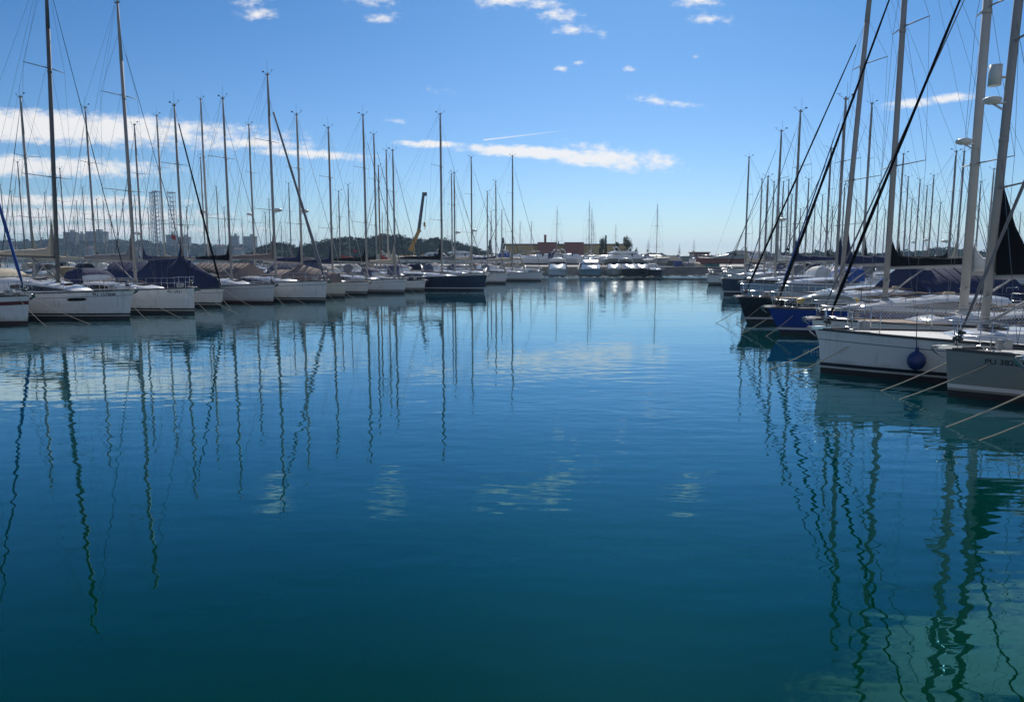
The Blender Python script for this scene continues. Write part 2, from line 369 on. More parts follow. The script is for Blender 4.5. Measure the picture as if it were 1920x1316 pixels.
        mb.tube((mx(zt) - 0.05, 0.03, zt), (mx(zt) - 0.05, 0.03, zt + 0.9), 0.008, n=4)
        mb.tube((mx(zt) + 0.05, 0, zt + 0.05), (mx(zt) + 0.45, 0, zt + 0.22), 0.010, n=4); mb.tube((mx(zt) + 0.33, 0, zt + 0.28), (mx(zt) + 0.58, 0, zt + 0.28), 0.02, 0.004, n=4)
        mb.tube((mx(zt) - 0.05, 0, zt + 0.05), (mx(zt) - 0.40, 0, zt + 0.25), 0.010, n=4); mb.box((mx(zt) - 0.42, 0, zt + 0.27), (0.16, 0.02, 0.09))
        mb.tube((mx(zt), 0, zt + 0.05), (mx(zt), 0, zt + 0.16), 0.04, n=6)
        mb.build('wind_vane', 'alu_dark', mo)
        zs = []
        for k in range(spread):
            f = (k + 1) / (spread + 1.0) * (1.02 if spread > 1 else 1.1)
            z = zb + (zt - zb) * f; zs.append(z); ln = B * (0.36 - 0.07 * k)
            for side in (1, -1):
                mb = MB(); mb.tube((mx(z), 0, z), (mx(z) - ln * 0.28, side * ln, z + ln * 0.05), 0.045, 0.028, n=6, sx=0.5, ref=(1, 0, 0)); mb.build('spreader', mastc, mo)
        wr = 0.0065 if detail >= 2 else 0.008
        for side in (1, -1):
            mb = MB(); xc, yc, zc = xm - 0.25, side * h.bs(tm) * 0.93, h.sheer(tm)
            last = Vector((xc, yc, zc))
            for k, z in enumerate(zs):
                ln = B * (0.36 - 0.07 * k); tip = Vector((mx(z) - ln * 0.28, side * ln, z + ln * 0.05))
                mb.tube(last, tip, wr, n=4, caps=False); mb.tube(last, (mx(z), side * 0.04, z + (0.7 if k == 0 else 0.4)), wr, n=4, caps=False); last = tip
            mb.tube(last, (mx(zb + (zt - zb) * stayf), side * 0.03, zb + (zt - zb) * (stayf + 0.02)), wr, n=4, caps=False)
            mb.build('shroud', 'wire', r)
        mb = MB()
        for side in (1, -1): mb.tube((mx(zt) - 0.2, 0, zt - 0.05), (-L / 2 + 0.15, side * h.bs(0) * 0.7, h.sheer(0) + 0.05), 0.006, n=4, caps=False)
        mb.tube((mx(zt) - 0.15, 0, zt - 0.1), (xm - L * 0.37, 0, zb + boomh + 0.2), 0.005, n=4, caps=False)
        mb.build('backstay', 'wire', r)
        p0 = Vector((L / 2 - 0.12 + rake * 0.6, 0, h.sheer(1) + 0.06)); p1 = Vector((mx(zb + (zt - zb) * stayf) + rm, 0, zb + (zt - zb) * stayf))
        mb = MB(); mb.tube(p0, p1, 0.008, n=5); fo = mb.build('forestay', 'wire', r)
        if furl:
            mb = MB(); d = p1 - p0; n1 = []; rad = []
            for i in range(15):
                u = 0.03 + 0.90 * i / 14; n1.append(p0 + d * u); rad.append(furl * (1.0 if i else 0.5) * (1 - 0.55 * u) * (1 + 0.12 * math.sin(i * 2.3)))
            mb.path(n1, rad, n=7); mb.build('furled_sail', furlc, fo)
            mb = MB(); mb.tube(p0 + d * 0.008, p0 + d * 0.014, 0.10, n=10); mb.tube(p0 + d * 0.02, p0 + d * 0.024, 0.10, n=10); mb.tube(p0 + d * 0.008, p0 + d * 0.024, 0.06, n=8)
            mb.build('furling_drum', 'alu_dark', fo)
        # boom with its stowed sail
        zbm = zb + boomh; lb = L * 0.345
        mb = MB(); mb.tube((xm - rm, 0, zbm), (xm - lb, 0, zbm + 0.10), 0.075, n=8, sx=0.8)
        mb.tube((xm - rm * 0.9, 0, zb + 0.15), (xm - L * 0.13, 0, zbm - 0.02), 0.035, n=6); bmo = mb.build('boom', mastc, r)
        mb = MB(); rr = []
        for i in range(12):
            u = (0, risew / lb * 0.5, risew / lb, .14, .22, .3, .4, .52, .64, .76, .88, 1.0)[i]; x = xm - rm - 0.04 - (lb - 0.4) * u; top = 0.40 - 0.22 * u + (rise, rise * 0.42, 0.06)[i] * (1 if i < 3 else 0) if i < 3 else 0.40 - 0.22 * u + 0.02 * math.sin(i * 2.3); w = 0.15 - 0.06 * u
            z0 = zbm + 0.04 + 0.1 * u + 0.0
            rr.append([(x, -w * 0.55, z0), (x, -w, z0 + 0.12), (x, -w * 0.6 * (0.5 if i == 0 else 1), z0 + top * 0.7), (x, 0, z0 + top), (x, w * 0.6 * (0.5 if i == 0 else 1), z0 + top * 0.7), (x, w, z0 + 0.12), (x, w * 0.55, z0)])
        mb.loft(rr, closed=True, cap0=True, cap1=True); mb.build('sail_cover', sail, bmo)
        if radar:
            mb = MB(); z = zb + (zt - zb) * radar; sd = domeside
            xr = mx(z); cx = xr + (rm + 0.34 * domer) * sd
            prof = [(p_ * domer, q_ * domer) for p_, q_ in ((0.05, -0.10), (0.26, -0.09), (0.31, -0.02), (0.29, 0.06), (0.16, 0.115), (0.02, 0.13))]
            mb.loft([[(cx + pr * math.cos(2 * math.pi * j / 14), pr * math.sin(2 * math.pi * j / 14), z + pz) for j in range(14)] for pr, pz in prof], closed=True, cap0=True, cap1=True)
            mb.tube((xr, 0, z - 0.28), (cx, 0, z - 0.10 * domer), 0.025, n=5); mb.box((cx - 0.1 * sd, 0, z - 0.115 * domer), (0.5 * domer, 0.2 * domer, 0.03))
            mb.build('radar_dome', 'plastic_white', mo)
            if dom2:
                mb = MB(); mb.tube((cx - 0.02 * sd, 0, z + 0.32), (cx - 0.02 * sd, 0, z + 0.78), 0.14, n=12); mb.tube((xr, 0, z + 0.5), (cx, 0, z + 0.5), 0.03, n=6)
                mb.build('radar_reflector', 'plastic_white', mo)
        if flag:
            mb = MB(); z = zs[0] - 1.6; y = -B * 0.26
            mb.loft([[(xm - 0.08 - 0.11 * i, y + 0.03 * math.sin(i * 1.3), z + 0.2 - 0.02 * i), (xm - 0.08 - 0.11 * i, y + 0.03 * math.sin(i * 1.3 + .5), z - 0.2 - 0.03 * i)] for i in range(6)])
            mb.tube((xm - .08, y, z + .25), (xm - .08, y, z - .3), .006, n=4)
            mb.build('pennant', flag, mo)
    if mizzen:
        mx, mh = mizzen; mb = MB(); x = -L / 2 + L * mx
        mb.tube((x, 0, dz(mx)), (x, 0, mh), 0.08, 0.06, n=10, sx=0.8); mz = mb.build('mizzen_mast', mastc, r)
        mb = MB(); mb.tube((x, 0, dz(mx) + 1.5), (x - 2.4, 0, dz(mx) + 1.6), 0.06, n=7)
        mb.tube((x - 0.15, 0, dz(mx) + 1.72), (x - 2.3, 0, dz(mx) + 1.75), 0.14, 0.08, n=7); mb.build('mizzen_boom', sail, mz)
    # rails
    if detail >= 1 and pulpit:
        mb = MB(); t1, t2 = 0.90, 0.985; hh = 0.60
        a = [h.p(t, h.sheer(t), 1) for t in (t1, 0.945, t2)]; mid = (L / 2 + rake * 0.8, 0, h.sheer(1) + hh)
        loop = [a[0] + Vector((0, -0.05, hh * 0.96)), a[1] + Vector((0, -0.02, hh)), a[2] + Vector((0.06, 0.03, hh)), Vector(mid)]
        full = loop + [Vector((p.x, -p.y, p.z)) for p in loop[-2::-1]]
        mb.path(full, 0.014)
        for q, p in zip(a, loop):
            for s2 in (1, -1): mb.tube((q.x, s2 * max(0, q.y - 0.06), q.z), (p.x, s2 * p.y, p.z), 0.013, n=5)
        lo = [Vector((p.x, p.y, p.z - hh * 0.48)) for p in loop[:3]]
        for s2 in (1, -1): mb.path([Vector((p.x, s2 * p.y, p.z)) for p in lo], 0.011)
        mb.build('pulpit', 'steel', r)
        for s2 in (1, -1):
            mb = MB(); prev = None
            for i in range(8):
                t = 0.06 + (0.90 - 0.06) * i / 7; q = h.p(t, h.sheer(t), s2); q.y -= s2 * 0.05; q2 = q + Vector((0, 0, 0.60))
                if 0 < i < 7: mb.tube(q, q2, 0.012, n=5)
                if prev:
                    mb.tube(prev, q2, 0.005, n=4, caps=False); mb.tube(prev - Vector((0, 0, .28)), q2 - Vector((0, 0, .28)), 0.005, n=4, caps=False)
                prev = q2
            mb.build('lifeline', 'steel', r)
        for s2 in (1, -1):
            mb = MB(); a0 = h.p(0.0, h.sheer(0), s2); b0 = h.p(0.09, h.sheer(.09), s2)
            a0.y *= .93; b0.y *= .95; a0.x += 0.25
            mb.path([a0 + Vector((0, -s2 * 0.7, .62)), a0 + Vector((0, 0, .62)), b0 + Vector((0, 0, .62))], 0.014)
            for q in (a0, b0): mb.tube(q, q + Vector((0, 0, .62)), 0.013, n=5)
            mb.path([a0 + Vector((0, 0, .32)), b0 + Vector((0, 0, .32))], 0.011)
            mb.build('pushpit', 'steel', r)
    if bowgear and detail >= 1:
        mb = MB(); xb = L / 2 + rake; zb2 = h.sheer(1) + 0.03
        mb.mi = 1; mb.box((xb - 0.06, 0.06, zb2 + 0.01), (0.44, 0.012, 0.07)); mb.box((xb - 0.06, -0.06, zb2 + 0.01), (0.44, 0.012, 0.07)); mb.tube((xb + .13, -.07, zb2 + 0.02), (xb + .13, .07, zb2 + 0.02), .03, n=8)
        mb.mi = 0; mb.tube((xb - 0.45, 0, zb2 + 0.06), (xb + 0.26, 0, zb2 + 0.01), 0.02, n=6)
        k = [Vector((xb + 0.28, 0, zb2)), Vector((xb + 0.20, 0.13, zb2 - 0.12)), Vector((xb + 0.03, 0.04, zb2 - 0.24)), Vector((xb + 0.20, -0.13, zb2 - 0.12)), Vector((xb + 0.03, -0.04, zb2 - 0.24))]
        i = [mb.pt(p) for p in k]; j = [mb.pt(p + Vector((0.02, 0, 0.03))) for p in k]
        for f in ((0, 1, 2), (0, 2, 4), (0, 4, 3)): mb.quad(*[i[q] for q in f]); mb.quad(*[j[q] for q in f[::-1]])
        for u, v in ((0, 1), (1, 2), (2, 4), (4, 3), (3, 0)): mb.quad(i[u], j[u], j[v], i[v])
        mb.build('anchor', ['galvanised', 'steel'], r)
    # winter cover: a tent over the boom
    if cover:
        mb = MB(); rr = []; t0, t1 = covert; boomh = coverh or boomh
        n = 28
        for i in range(n + 1):
            t = t0 + (t1 - t0) * i / n; x = -L / 2 + L * t; w = h.bs(t) + 0.06; sh = h.sheer(t)
            if t < tm: ridge = zb + boomh + 0.15 + 0.55 * max(0, 1 - (tm - t) / 0.10) ** 1.4
            else: ridge = sh + 0.65 + (zb + boomh + 0.55 - sh - 0.65) * max(0.0, 1 - (t - tm) / (t1 - tm)) ** 1.1
            sag = 0.045 * math.sin(i * 0.9); w += 0.02 * math.sin(i * 1.1)
            zl = sh - 0.12 - 0.06 * math.sin(i * 1.7)
            rr.append([(x, -w, zl), (x, -w * 1.0, sh + 0.30), (x, -w * 0.52, sh + 0.3 + (ridge - sh - 0.3) * 0.55 + sag), (x, -0.05, ridge), (x, 0.05, ridge), (x, w * 0.52, sh + 0.3 + (ridge - sh - 0.3) * 0.55 - sag), (x, w, sh + 0.30), (x, w, zl)])
        mb.loft(rr, cap0=False, cap1=False, smooth=True)
        for e in (0, -1): mb.quad(*[mb.pt(p) for p in rr[e]])
        co = mb.build('winter_cover', cover, r)
        for i in range(2, n, 3):
            mb = MB(); mb.path([Vector(p) + Vector((0, 0.012 * (1 if p[1] > 0 else -1), 0.012)) for p in rr[i]], 0.014, n=4); mb.build('cover_strap', 'rope_dark', co)
    if net:
        for s2 in (1, -1):
            mb = MB(); N = 90
            for i in range(N):
                for dt in (1, -1):
                    ta = 0.22 + 0.66 * i / N; tb = ta + dt * 0.036
                    q = h.p(ta, h.sheer(ta), s2); q2 = h.p(tb, h.sheer(tb), s2)
                    mb.tube(q + Vector((0, -s2 * .05, .05)), q2 + Vector((0, -s2 * .05, .58)), 0.006, n=3, caps=False)
            mb.build('lifeline_net', 'plastic_white', r)
    if reg: hull_text(h, reg, regt, (h.sheer(regt) - 0.17 if regz is None else regz), regs, -1 if math.cos(rz) > 0 else 1, r, 'stripe_navy' if hull not in ('navy_gelcoat', 'black_gelcoat', 'blue_gelcoat') else 'stripe_white')
    if portlight:
        sd = -1 if math.cos(rz) > 0 else 1
        mb = MB(); rr = []
        for i in range(7):
            t = 0.79 + 0.065 * i / 6; z = h.sheer(t) - 0.36; e = 0.075 if 0 < i < 6 else 0.05
            rr.append([h.p(t, z - e, sd, 0.008), h.p(t, z + e, sd, 0.008)])
        mb.loft(rr); mb.build('hull_window', 'dark_glass', r)
    r['L'] = L
    return r, h, xm

DIRL, DIRR = R(-22), R(168)
def dvec(a): return Vector((math.cos(a), math.sin(a), 0))
def mast_height(mp, ytop):
    lo, hi = 3.0, 40.0
    for _ in range(40):
        m = (lo + hi) / 2
        if proj((mp.x, mp.y, m))[1] > ytop: lo = m
        else: hi = m
    return lo
PLAN = []     # (root, centre, heading, L, B) for the overlap report
def front(bow_px, mast_x, label, group, nominal, ytop=None, H=None, L=12.0, mfrac=0.35, **kw):
    bow = ground(*bow_px); best = None
    if mast_x is None: th = nominal
    else:
        for i in range(-400, 401):
            th = nominal + R(i / 10); mp = bow - dvec(th) * (L * mfrac)
            e = abs(proj((mp.x, mp.y, 1.9))[0] - mast_x) + abs(i) * 0.004
            if best is None or e < best[0]: best = (e, th)
        th = best[1]
    mp = bow - dvec(th) * (L * mfrac)
    if H is None: H = mast_height(mp, ytop)
    c = bow - dvec(th) * (L / 2)
    o = yacht(c, th, label, group, L=L, H=H, mfrac=mfrac, **kw)
    PLAN.append((label, c, th, L, kw.get('B', 3.8)))
    print('FRONT', label[:40], 'bow', [round(v, 1) for v in bow[:2]], 'th', round(math.degrees(th), 1), 'H', round(H, 1))
    return o, bow, th
def behind(px, ytop, H, nominal, label, group, L=11.5, mfrac=0.37, **kw):
    D, z = kw.pop('D', None), kw.pop('z', 0.0)
    if D:
        p = at(px, 472, D); H = mast_height(p, ytop) - z
        if H < 10: L = H * 0.78; kw['B'] = L * 0.32
    else:
        lo, hi = 20.0, 320.0
        for _ in range(50):
            m = (lo + hi) / 2; p = at(px, 472, m)
            if proj((p.x, p.y, H))[1] > ytop: hi = m
            else: lo = m
        p = at(px, 472, lo)
    p.z = z
    c = p + dvec(nominal) * (L * mfrac - L / 2)
    kw.setdefault('detail', 1)
    label = 'yacht with ' + ('' if label.split()[0] in ('twin',) else 'a ' if label.split()[0][0] not in 'aeiou' else 'an ') + label
    for w0 in ('a leftmost', 'a second', 'a third', 'a lowest', 'a smallest', 'a tallest', 'a shortest', 'a middle', 'a left mast', 'a right mast', 'a taller'): label = label.replace('with ' + w0, 'with the' + w0[1:])
    if len(label.split()) > 16: print('LONG', label)
    o = yacht(c, nominal, label, group, L=L, H=H, mfrac=mfrac, **kw)
    PLAN.append((label, c, nominal, L, kw.get('B', 3.6)))
    return o
# ------------------------------------------------------------------ the fleet
GL, GR = 'sailing yachts moored bow-out along the left pontoon', 'sailing yachts moored bow-out along the right pontoon'
GLB, GRB, GQ = 'sailing yachts behind the left front row', 'sailing yachts behind the right front row', 'sailing boats by the far quay'
FL = {}
def fr(key, *a, **k): FL[key] = front(*a, **k)

fr('b1', (52, 608), None, 'white yacht with a red hull band, its stern cut off by the left edge', GL, R(-16), H=15.5, L=11, fb=1.3, cove='stripe_red', covew=0.17,
   anti='antifoul_red', boot='white_gelcoat', furl=0.075, furlc='canvas_blue', canvas='canvas_beige', sail='canvas_beige', stayf=0.97)
fr('b2', (243, 598), 109, 'white yacht with long dark cabin window, hull slit window and black registration number', GL, DIRL, H=16.9, L=12.4, fb=1.42, cove='stripe_grey', mastc='alu_grey', lean=0.75,
   furl=0.022, furlc='canvas_black', canvas='canvas_beige', bimini=True, sail='canvas_beige', rise=1.7, reg='PU 157008', regt=0.915, wint=(0.50, 0.772), portlight=True, rake=0.3, cabin=1.7, stayf=0.95, spread=2)
fr('b3', (365, 588), 254, 'white yacht with double dark waterline stripes and small number, beside the navy-covered boat', GL, DIRL, ytop=6, L=12.4, fb=1.38, cove='white_gelcoat', boot='stripe_navy',
   furl=0.02, furlc='canvas_black', canvas='canvas_navy', hood=True, sail='canvas_grey', rise=1.2, reg='PU 2921', regt=0.93, rake=0.05, stayf=0.88)
fr('b4', (415, 576), 345, 'yacht wrapped from stern to bow in a navy blue winter cover', GL, DIRL, ytop=199, L=11, B=3.5, fb=1.15, cover='canvas_navy', covert=(0.02, 0.97), furl=0.075, furlc='canvas_black', stayf=0.97, rake=0.3, mfrac=0.31, bowgear=False, pulpit=False)
fr('b5', (512, 569), 434, 'white yacht with a black cockpit tent and clear side window, dark red bottom paint', GL, DIRL, ytop=186, L=11.8, fb=1.28, cove='stripe_grey', anti='antifoul_red', boot='white_gelcoat',
   furl=0.02, furlc='canvas_grey', canvas='canvas_black', bimini=True, cabin=1.25, sail='canvas_black', rise=0.9, stayf=0.9, radar=0)
fr('b6', (610, 566), 517, 'white yacht with the tallest middle mast and a taupe cockpit tent', GL, DIRL, ytop=141, L=13, fb=1.45, cove='stripe_navy', furl=0.12, furlc='canvas_grey',
   canvas='canvas_taupe', cover='canvas_taupe', covert=(0.03, 0.46), coverh=0.85, sail='canvas_taupe', stayf=0.88, radar=0.34, spread=2, rise=1.4)
fr('b7', (646, 558), 567, 'cream yacht with a brown tarpaulin over the foredeck down to its striped bow', GL, DIRL, ytop=216, L=10.8, fb=1.2, hull='cream_gelcoat', cover='canvas_taupe', covert=(0.42, 0.96), coverh=0.55, furl=0.02, furlc='canvas_beige', radar=0.42, stayf=0.98, bowgear=False, pulpit=False, mastc='alu_white')
fr('b8', (688, 553), 624, 'small white yacht under a slate-grey cockpit tent, left of the bigger white sloop', GL, DIRL, ytop=241, L=10.5, B=3.3, fb=1.08, furl=0.02, furlc='canvas_beige', cover='canvas_slate', covert=(0.05, 0.52), boot='stripe_navy', stayf=0.98, mfrac=0.33)
fr('b9', (758, 550), 688, 'white sloop with a clear flat deck, left neighbour of the dark navy yacht', GL, DIRL, ytop=217, L=12.2, fb=1.25, furl=0.03, furlc='canvas_black', canvas='canvas_grey', sail='canvas_black', rise=0.8, stayf=0.9, boot='stripe_navy', mfrac=0.31)
fr('b9b', (795, 546), 741, 'small white yacht half hidden between the white sloop and the dark navy yacht', GL, DIRL, ytop=283, L=9, B=2.8, fb=1.0, furl=0.03, furlc='canvas_navy', canvas='canvas_navy', sail='canvas_beige', stayf=0.93)
fr('b10', (907, 545), 829, 'dark navy hulled yacht with a thin white waterline stripe', GL, DIRL, ytop=215, L=14, B=4.2, fb=1.42, hull='navy_gelcoat', boot='stripe_white', cove='navy_gelcoat', anti='navy_gelcoat', deckm='deck_white',
   furl=0.02, furlc='canvas_grey', canvas='canvas_slate', sail='canvas_black', rise=1.6, stayf=0.93, rake=0.35, mfrac=0.31)
fr('b11', (948, 532), 885, 'short white yacht showing only its bow right of the navy yacht', GL, DIRL, ytop=296, L=11.4, fb=1.25, furl=0.03, furlc='canvas_navy', canvas='canvas_slate', sail='canvas_beige', radar=0.36, mfrac=0.44)
fr('b12', (1015, 527), 961, 'last white yacht of the left row, its bow pointing into the open basin', GL, DIRL, ytop=293, L=12.2, fb=1.2, furl=0.03, furlc='canvas_black', canvas='canvas_grey', sail='canvas_beige', stayf=0.92)

fr('ra', (1400, 606), 1577, 'black hulled yacht with white waterline stripe and navy cockpit tent', GR, DIRR, H=16.4, L=13.5, B=4, fb=1.2, hull='black_gelcoat', boot='stripe_white', cove='black_gelcoat', anti='black_gelcoat',
   furl=0.052, furlc='canvas_black', cover='canvas_navy', covert=(0.0, 0.42), coverh=1.0, sail='canvas_navy', stayf=0.79, rake=0.5, deckm='teak', mw=1.15, rise=1.6, lean=-0.7, reg='KP-6236', regt=0.855)
fr('rb', (1463, 627), 1661, 'bright blue hulled yacht carrying an upturned dinghy on its foredeck', GR, DIRR, H=16.3, L=12, B=3.7, fb=1.05, hull='blue_gelcoat', boot='stripe_white', cove='blue_gelcoat', anti='antifoul', mastc='alu', reg='NJ 6145', regt=0.90, regz=0.62, regs=0.17,
   furl=0.066, furlc='canvas_black', canvas='canvas_grey', sail='canvas_black', stayf=0.84, rake=0.55, rise=0.6, mw=1.05, cabin=1.3, hood=False)
fr('rc', (1541, 656), 1809, 'white yacht with rope netting along its lifelines, between the blue and the big white yacht', GR, DIRR, H=14.8, L=12.5, B=3.6, fb=1.0, furl=0.03, furlc='canvas_grey', canvas='canvas_grey', sail='canvas_white', radar=0.39, domer=0.75, net=True, rake=0.4, mw=1.4,
   rise=0.5, stayf=0.80, domeside=1, mastc='alu_white', deckm='teak', hood=False)
fr('rd', (1538, 699), 1849, 'big white yacht with black waterline bands and a round blue fender on its side', GR, R(160), H=14.2, L=12.6, B=4.1, fb=1.13, furl=0.046, furlc='canvas_black', canvas='canvas_black', sail='canvas_black', boot='stripe_navy', cove='stripe_grey', radar=0.41, dom2=True, domer=0.66, lean=-0.25, mfrac=0.284, mw=1.0, risew=0.75,
   rise=1.75, rake=0.1, stayf=0.86, boomh=1.25, mastc='alu', spread=3, cabin=0.9)
fr('re', (1777, 743), None, 'grey-white yacht nearest the right edge with its anchor roller jutting over the water', GR, R(163), H=16, L=12.5, B=3.9, fb=1.02, hull='grey_gelcoat', furl=0.035, furlc='canvas_grey', sail='canvas_grey', reg='PU 3820 RI', regt=0.925, regs=0.15, boot='stripe_white', cove='stripe_grey', rake=0.1, canvas='canvas_beige')
fr('rf', (1943, 815), None, 'white yacht at the right edge, only its bow roller and anchor showing', GR, R(168), H=14, L=11, B=3.6, fb=1.25, furl=0.03, canvas='canvas_navy', rake=0.15, mfrac=0.42)
fr('r1', (1328, 534), 1396, 'farthest white yacht of the right row, thin mast standing alone over the basin', GR, DIRR, ytop=296, L=11.4, fb=1.15, furl=0.0, canvas='canvas_slate', sail='canvas_beige', detail=1)
fr('r2', (1357, 552), 1453, 'navy yacht with white rail near the far end of the right row', GR, DIRR, ytop=247, L=12, fb=1.3, hull='navy_gelcoat', boot='stripe_white', cove='navy_gelcoat', furl=0.03, furlc='canvas_black', canvas='canvas_white', sail='canvas_white', detail=1, radar=0.40, domeside=-1)
fr('r3', (1394, 566), 1486, 'pale blue-white yacht tucked behind the black hulled bow', GR, DIRR, ytop=210, L=12, fb=1.35, hull='pale_blue_gelcoat', furl=0.03, furlc='canvas_navy', canvas='canvas_blue', sail='canvas_navy', detail=1, mfrac=0.30)
fr('r4', (1462, 585), 1567, 'white yacht with a dark blue furled sail behind the bright blue hull', GR, DIRR, ytop=187, L=11.5, fb=1.15, furl=0.05, furlc='canvas_blue', canvas='canvas_blue', sail='canvas_navy', detail=1, mw=1.1, mfrac=0.29)

# masts seen over the front rows: (x, top y, height, facing, label, options)
A, B_ = R(158), DIRL
for px, yt, H, th, lab, kw in [
    (62, 183, 14.6, A, 'stout grey mast left of the dark tall mast', dict(canvas='canvas_beige', sail='canvas_beige', rise=1.8, mw=1.2)),
    (179, 203, 15, A, 'plain grey mast between the two tallest masts on the left', dict(canvas='canvas_navy', sail='canvas_navy')),
    (267, 235, 14.8, A, 'mast and low radar dome right of the second tallest left mast', dict(radar=0.28, domeside=1, canvas='canvas_navy')),
    (309, 218, 16.8, A, 'pale mast with a hanging red pennant just left of the navy-covered boat', dict(mastc='alu_white', flag='canvas_red', sail='canvas_beige')),
    (391, 187, 19, A, 'pale cream mast right behind the navy-covered boat', dict(mastc='alu_white', sail='canvas_taupe', radar=0.36)),
    (385, 297, 15.0, A, 'shorter mast standing close beside the pale cream mast', dict(mastc='alu_white')),
    (477, 235, 17, A, 'slim mast left of the thick furled sail yacht', dict(canvas='canvas_taupe', sail='canvas_grey', radar=0.40, domeside=1)),
    (546, 345, 13.5, A, 'short thin mast crossed by the thick furled sail', dict()),
    (638, 360, 11.2, A, 'short mast with a white reflector tube behind the slate tent', dict(sail='canvas_red')),
    (656, 347, 14.2, A, 'short thin mast just right of the reflector mast', dict(flag='canvas_red')),
    (706, 253, 16.5, B_, 'grey mast standing right beside the white sloop mast', dict(furl=0.04, furlc='canvas_black', sail='canvas_black')),
    (713, 312, 15.2, A, 'lower mast pressed close to the grey mast behind the white sloop', dict(mastc='wood_mast', sail='canvas_red')),
    (718, 402, 13, A, 'smallest far mast peeping out behind the cluster left of the crane', dict()),
    (728, 283, 14.5, A, 'left mast of the close pair left of the yellow crane', dict(D=86, mastc='alu_white', sail='canvas_beige')),
    (848, 327, 16, B_, 'left mast of the short pair right of the navy yacht mast', dict(sail='canvas_beige')),
    (853, 325, 12.6, B_, 'right mast of the short pair behind the navy yacht, with radar dome', dict(radar=0.4, canvas='canvas_slate')),
    (914, 360, 13.5, A, 'thin short mast left of the conifer by the yellow building', dict()),
    (930, 341, 14, B_, 'mid-height mast between the last two white yachts of the left row', dict(furl=0.04, furlc='canvas_black')),
    (921, 398, 13, A, 'small slanted mast before the dark cypress trees', dict(D=122)),
    (941, 395, 12, A, 'small thick mast in front of the conifer', dict(D=126, furl=0.06, furlc='canvas_navy')),
    (47, 305, 14, A, 'thin small mast at far left, left of the stout grey mast', dict(sail='canvas_beige')),
    (124, 317, 14.5, A, 'small far mast right of the dark tall mast', dict(sail='canvas_beige')),
    (163, 353, 14, A, 'lowest small mast just left of the plain grey mast', dict(sail='canvas_blue')),
    (200, 378, 13.5, A, 'tiny far mast right of the plain grey mast', dict()),
    (223, 361, 14, A, 'small far mast just left of the second tallest mast', dict(sail='canvas_blue')),
    (259, 368, 13.5, A, 'tiny mast just right of the second tallest left mast', dict()),
    (456, 412, 13, A, 'far tiny mast over the distant apartment blocks', dict()),
    (529, 418, 13, B_, 'far tiny mast left of the wooded hill', dict(D=140)),
    (593, 440, 11, B_, 'far tiny mast at the left foot of the wooded hill', dict(D=150))]:
    behind(px, yt, H, th, lab, GLB, **dict(dict(furl=0.03, furlc=rng.choice(['canvas_grey', 'canvas_navy', 'canvas_beige']), hull=rng.choice(['white_gelcoat'] * 4 + ['navy_gelcoat', 'cream_gelcoat']), L=rng.uniform(10.5, 12.2), B=3.4,
           canvas=rng.choice(['canvas_navy', 'canvas_grey', 'canvas_beige', 'canvas_taupe']), sail=rng.choice(['canvas_navy', 'canvas_beige', 'canvas_grey', 'canvas_taupe']), rise=rng.uniform(0.2, 1.0)), **kw))
A, B_ = DIRR, R(-12)
for px, yt, H, th, lab, kw in [
    (1423, 337, 14, A, 'second mast from the basin in the right row, short and thin', dict()),
    (1434, 332, 11.3, A, 'short wide mast among the leftmost right-hand masts', dict(mw=1.3)),
    (1463, 342, 13, A, 'short mast just right of the radar-dome mast of the navy yacht', dict()),
    (1473, 338, 15, A, 'thin short mast with a dark pennant near the black hull', dict(flag='canvas_black')),
    (1618, 195, 17.3, A, 'tall grey mast between the black yacht mast and the blue yacht mast', dict(canvas='canvas_navy', sail='canvas_black', rise=1.9)),
    (1548, 280, 12.7, A, 'medium mast left of the black yacht mast, twin dark stays beside it', dict(furl=0.05, furlc='canvas_navy')),
    (1510, 337, 12.3, B_, 'upright thin mast facing right under the dark diagonal stays', dict()),
    (1577, 347, 12, A, 'short mast hiding just left of the black yacht mast', dict()),
    (1682, 290, 13.6, A, 'grey mast just right of the blue yacht mast', dict(sail='canvas_black', rise=1.7)),
    (1694, 333, 14, B_, 'leftmost of the four short upright masts in the right-hand gap', dict(sail='canvas_black')),
    (1716, 338, 14.6, B_, 'second short upright mast in the right-hand gap, with a low radar dome', dict(radar=0.3, domeside=-1)),
    (1741, 330, 13.5, B_, 'third upright mast in the right-hand gap, dark upper half and radar dome', dict(radar=0.32, domeside=-1, mastc='alu')),
    (1779, 285, 12.9, B_, 'taller left mast of the pair in the right-hand gap', dict(mw=1.15, sail='canvas_black', radar=0.27, domeside=-1)),
    (1794, 285, 15, B_, 'taller right mast of the pair in the right-hand gap', dict(sail='canvas_beige', rise=1.9, mw=1.1)),
    (1829, 342, 12, B_, 'short mast right behind the netted yacht mast', dict()),
    (1851, 318, 12.4, A, 'pale mast standing against the big white yacht mast', dict(mastc='alu_white', mw=1.1)),
    (1908, 400, 12, B_, 'short far mast at the right edge beside the black sail cover', dict())]:
    behind(px, yt, H, th, lab, GRB, **dict(dict(furl=0.03, furlc=rng.choice(['canvas_black', 'canvas_navy', 'canvas_grey']), hull=rng.choice(['white_gelcoat'] * 4 + ['navy_gelcoat', 'cream_gelcoat']), L=rng.uniform(10.5, 12), B=3.4,
           canvas=rng.choice(['canvas_navy', 'canvas_grey', 'canvas_black', 'canvas_blue']), sail=rng.choice(['canvas_navy', 'canvas_black', 'canvas_grey', 'canvas_taupe']), rise=rng.uniform(0.2, 1.0)), **kw))
